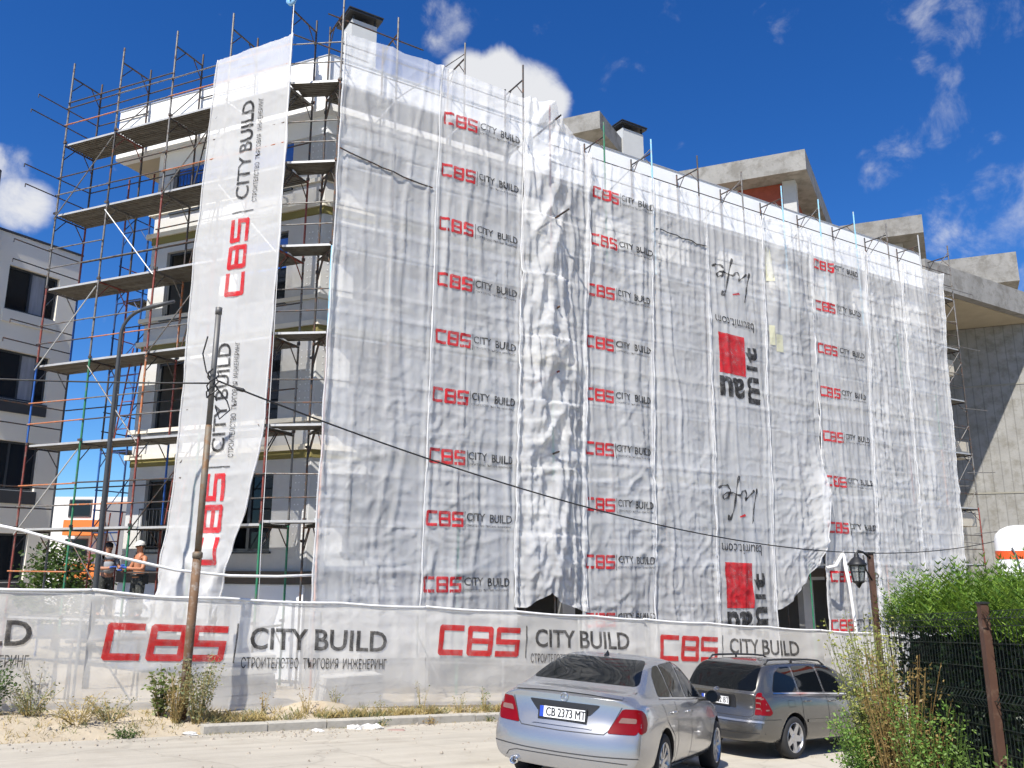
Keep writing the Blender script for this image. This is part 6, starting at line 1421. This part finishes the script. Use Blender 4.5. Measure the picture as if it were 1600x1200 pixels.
def worker(loc, facing, label, cap, torso_m, top_cloth, reach):
    root = empty('person', loc, label, 'person', None, Quaternion((0, 0, 1), facing)); root.scale = (.95, .95, .93); sk = skin_m if torso_m is None else skin2
    # x forward, y left, z up
    hL, hR = reach
    J = [((0, 0, .94), (.135, .165)), ((.01, 0, 1.12), (.115, .15)), ((.0, 0, 1.32), (.125, .175)), ((-.01, 0, 1.44), (.075, .10)), ((.01, 0, 1.52), (.058, .058)), ((.03, 0, 1.60), (.082, .072)), ((.035, 0, 1.70), (.092, .078)), ((.025, 0, 1.76), (.055, .055)),
         ((-.01, .19, 1.40), .062), (hL[0], .050), (hL[1], .038), (hL[2], .034), ((-.01, -.19, 1.40), .062), (hR[0], .050), (hR[1], .038), (hR[2], .034),
         ((.0, .10, .88), .105), ((.02, .12, .50), .068), ((-.02, .13, .10), .046), ((.10, .14, .04), .04), ((.0, -.10, .88), .105), ((.03, -.12, .50), .068), ((-.01, -.13, .10), .046), ((.11, -.14, .04), .04)]
    Ed = [(0, 1), (1, 2), (2, 3), (3, 4), (4, 5), (5, 6), (6, 7), (3, 8), (8, 9), (9, 10), (10, 11), (3, 12), (12, 13), (13, 14), (14, 15), (0, 16), (16, 17), (17, 18), (18, 19), (0, 20), (20, 21), (21, 22), (22, 23)]
    body = skin_figure('body', J, Ed, sk, root)
    JT = [((0, 0, .96), (.15, .18)), ((0, 0, 1.04), (.135, .17)), ((.0, .10, .86), .125), ((.02, .12, .50), .088), ((-.02, .13, .10), .072), ((0, -.10, .86), .125), ((.03, -.12, .50), .088), ((-.01, -.13, .10), .072)]
    skin_figure('trousers', JT, [(0, 1), (0, 2), (2, 3), (3, 4), (0, 5), (5, 6), (6, 7)], camo, root)
    for sg in (1, -1): skin_figure('shoe', [((-.06, sg * .135, .05), (.05, .05)), ((.06, sg * .14, .045), (.048, .045)), ((.16, sg * .145, .035), (.04, .03))], [(0, 1), (1, 2)], hairm, root, 1)
    if top_cloth: skin_figure('shirt', [((0, 0, 1.0), (.17, .21)), ((.01, 0, 1.2), (.165, .21)), ((0, 0, 1.34), (.17, .225)), ((-.01, 0, 1.45), (.10, .14)), ((-.01, .20, 1.40), .088), (tuple(Vector((-.01, .19, 1.40)).lerp(Vector(hL[0]), .75)), .072), ((-.01, -.20, 1.40), .082), (tuple(Vector((-.01, -.19, 1.40)).lerp(Vector(hR[0]), .75)), .072)], [(0, 1), (1, 2), (2, 3), (3, 4), (4, 5), (3, 6), (6, 7)], torso_m, root)
    else:
        b = MB(); b.lathe((0, 0, .97), (0, 0, 1), [(0, .17), (.0, .19), (.07, .185), (.07, .16)], 18); be = put('tool_belt', b.mesh('tool_belt', plast, True), root, (0, 0, 0)); 
        for sy in (-.2, .17): bb = MB(); bb.box((-.05, sy, .90), .14, .07, .2); put('pouch', bb.mesh('pouch', plast), be, (0, 0, 0))
    for hd in (hL, hR):                                    # gloved hand: palm, four fingers, thumb
        a, c = Vector(hd[1]), Vector(hd[2]); d = (c - a).normalized(); s_ = d.cross(UP).normalized() if abs(d.z) < .95 else Vector((0, 1, 0)); n_ = s_.cross(d)
        jj = [(tuple(c - d * .03), (.036, .036)), (tuple(c + d * .03), (.042, .026)), (tuple(c + d * .07), (.042, .022))]; ee = [(0, 1), (1, 2)]
        for i_, f_ in enumerate((-1.5, -.5, .5, 1.5)):
            k0 = len(jj); ln = (.055, .066, .062, .048)[i_]; base = c + d * .07 + s_ * f_ * .019
            jj += [(tuple(base + d * .02), .009), (tuple(base + d * ln - n_ * .012), .009), (tuple(base + d * (ln + .012) - n_ * .035), .008)]; ee += [(2, k0), (k0, k0 + 1), (k0 + 1, k0 + 2)]
        k0 = len(jj); jj += [(tuple(c + d * .025 + s_ * .045), .011), (tuple(c + d * .06 + s_ * .062 - n_ * .015), .009)]; ee += [(1, k0), (k0, k0 + 1)]
        skin_figure('glove', jj, ee, glove, root, 1)
    hc = Vector((.035, 0, 1.68))
    b = MB()                                                # face: nose, brow, ears and eyes
    b.lathe(hc + Vector((.085, 0, -.03)), (1, 0, -.3), [(0, .018), (.02, .012), (.03, .001)], 8); put('nose', b.mesh('nose', sk, True), root, (0, 0, 0))
    for sg in (1, -1):
        b = MB(); b.lathe(hc + Vector((-.005, sg * .078, -.01)), (0, sg, 0), [(-.005, .03), (.008, .03), (.014, .018)], 10); put('ear', b.mesh('ear', sk, True), root, (0, 0, 0))
        b = MB(); b.lathe(hc + Vector((.084, sg * .032, .01)), (1, 0, 0), [(0, .012), (.006, .008), (.008, .001)], 8); put('eye', b.mesh('eye', hairm, True), root, (0, 0, 0))
    b = MB(); b.box(hc + Vector((.088, 0, -.075)), .008, .045, .009); put('mouth', b.mesh('mouth', mat('lip', (.25, .08, .06), .6)), root, (0, 0, 0))
    b = MB(); rows = []
    for z_, r_ in ((-.06, .078), (-.01, .094), (.04, .1), (.085, .085), (.11, .05), (.118, .005)): rows.append((z_, r_))
    if cap:
        b.lathe(hc + Vector((-.012, 0, .02)), (0, 0, 1), [(.0, .106), (.04, .108), (.085, .092), (.115, .05), (.122, .001)], 18); b.v = [(x_ * 1.08, y_ * .95, z_) for x_, y_, z_ in b.v]
        k = len(b.v)
        for i in range(9): a = R(-62 + 124 * i / 8); b.v.append((hc.x + .10 * math.cos(a), hc.y + .098 * math.sin(a), hc.z + .03)); b.v.append((hc.x + .10 * math.cos(a) + .085 * math.cos(a * .8), hc.y + .098 * math.sin(a) * 1.0, hc.z + .012))
        for i in range(8): b.f.append((k + 2 * i, k + 2 * i + 1, k + 2 * i + 3, k + 2 * i + 2)); b.m.append(0)
        put('cap', b.mesh('cap', capm, True), root, (0, 0, 0))
    b = MB(); b.lathe(hc + Vector((-.022, 0, 0)), (0, 0, 1), [(-.05, .075), (.0, .094), (.05, .097), (.085, .08), (.108, .04), (.112, .001)], 16); put('hair', b.mesh('hair', hairm, True), root, (0, 0, 0))
wp = Lp(3.44, .25, 1.40); wp2 = Lp(4.62, .42, 1.40)
worker(tuple(wp), R(236), 'shirtless worker in white cap and dark camouflage trousers on the bottom deck', True, None, False, (((.10, .27, 1.14), (.30, .14, 1.16), (.36, .06, 1.18)), ((.06, -.28, 1.14), (.30, -.16, 1.10), (.38, -.10, 1.12))))
worker(tuple(wp2), R(-30), 'dark haired worker in grey shirt with blue gloves behind the street lamp', False, shirt, True, (((.12, .27, 1.16), (.34, .18, 1.2), (.41, .14, 1.22)), ((.08, -.28, 1.16), (.33, -.2, 1.16), (.40, -.17, 1.18))))
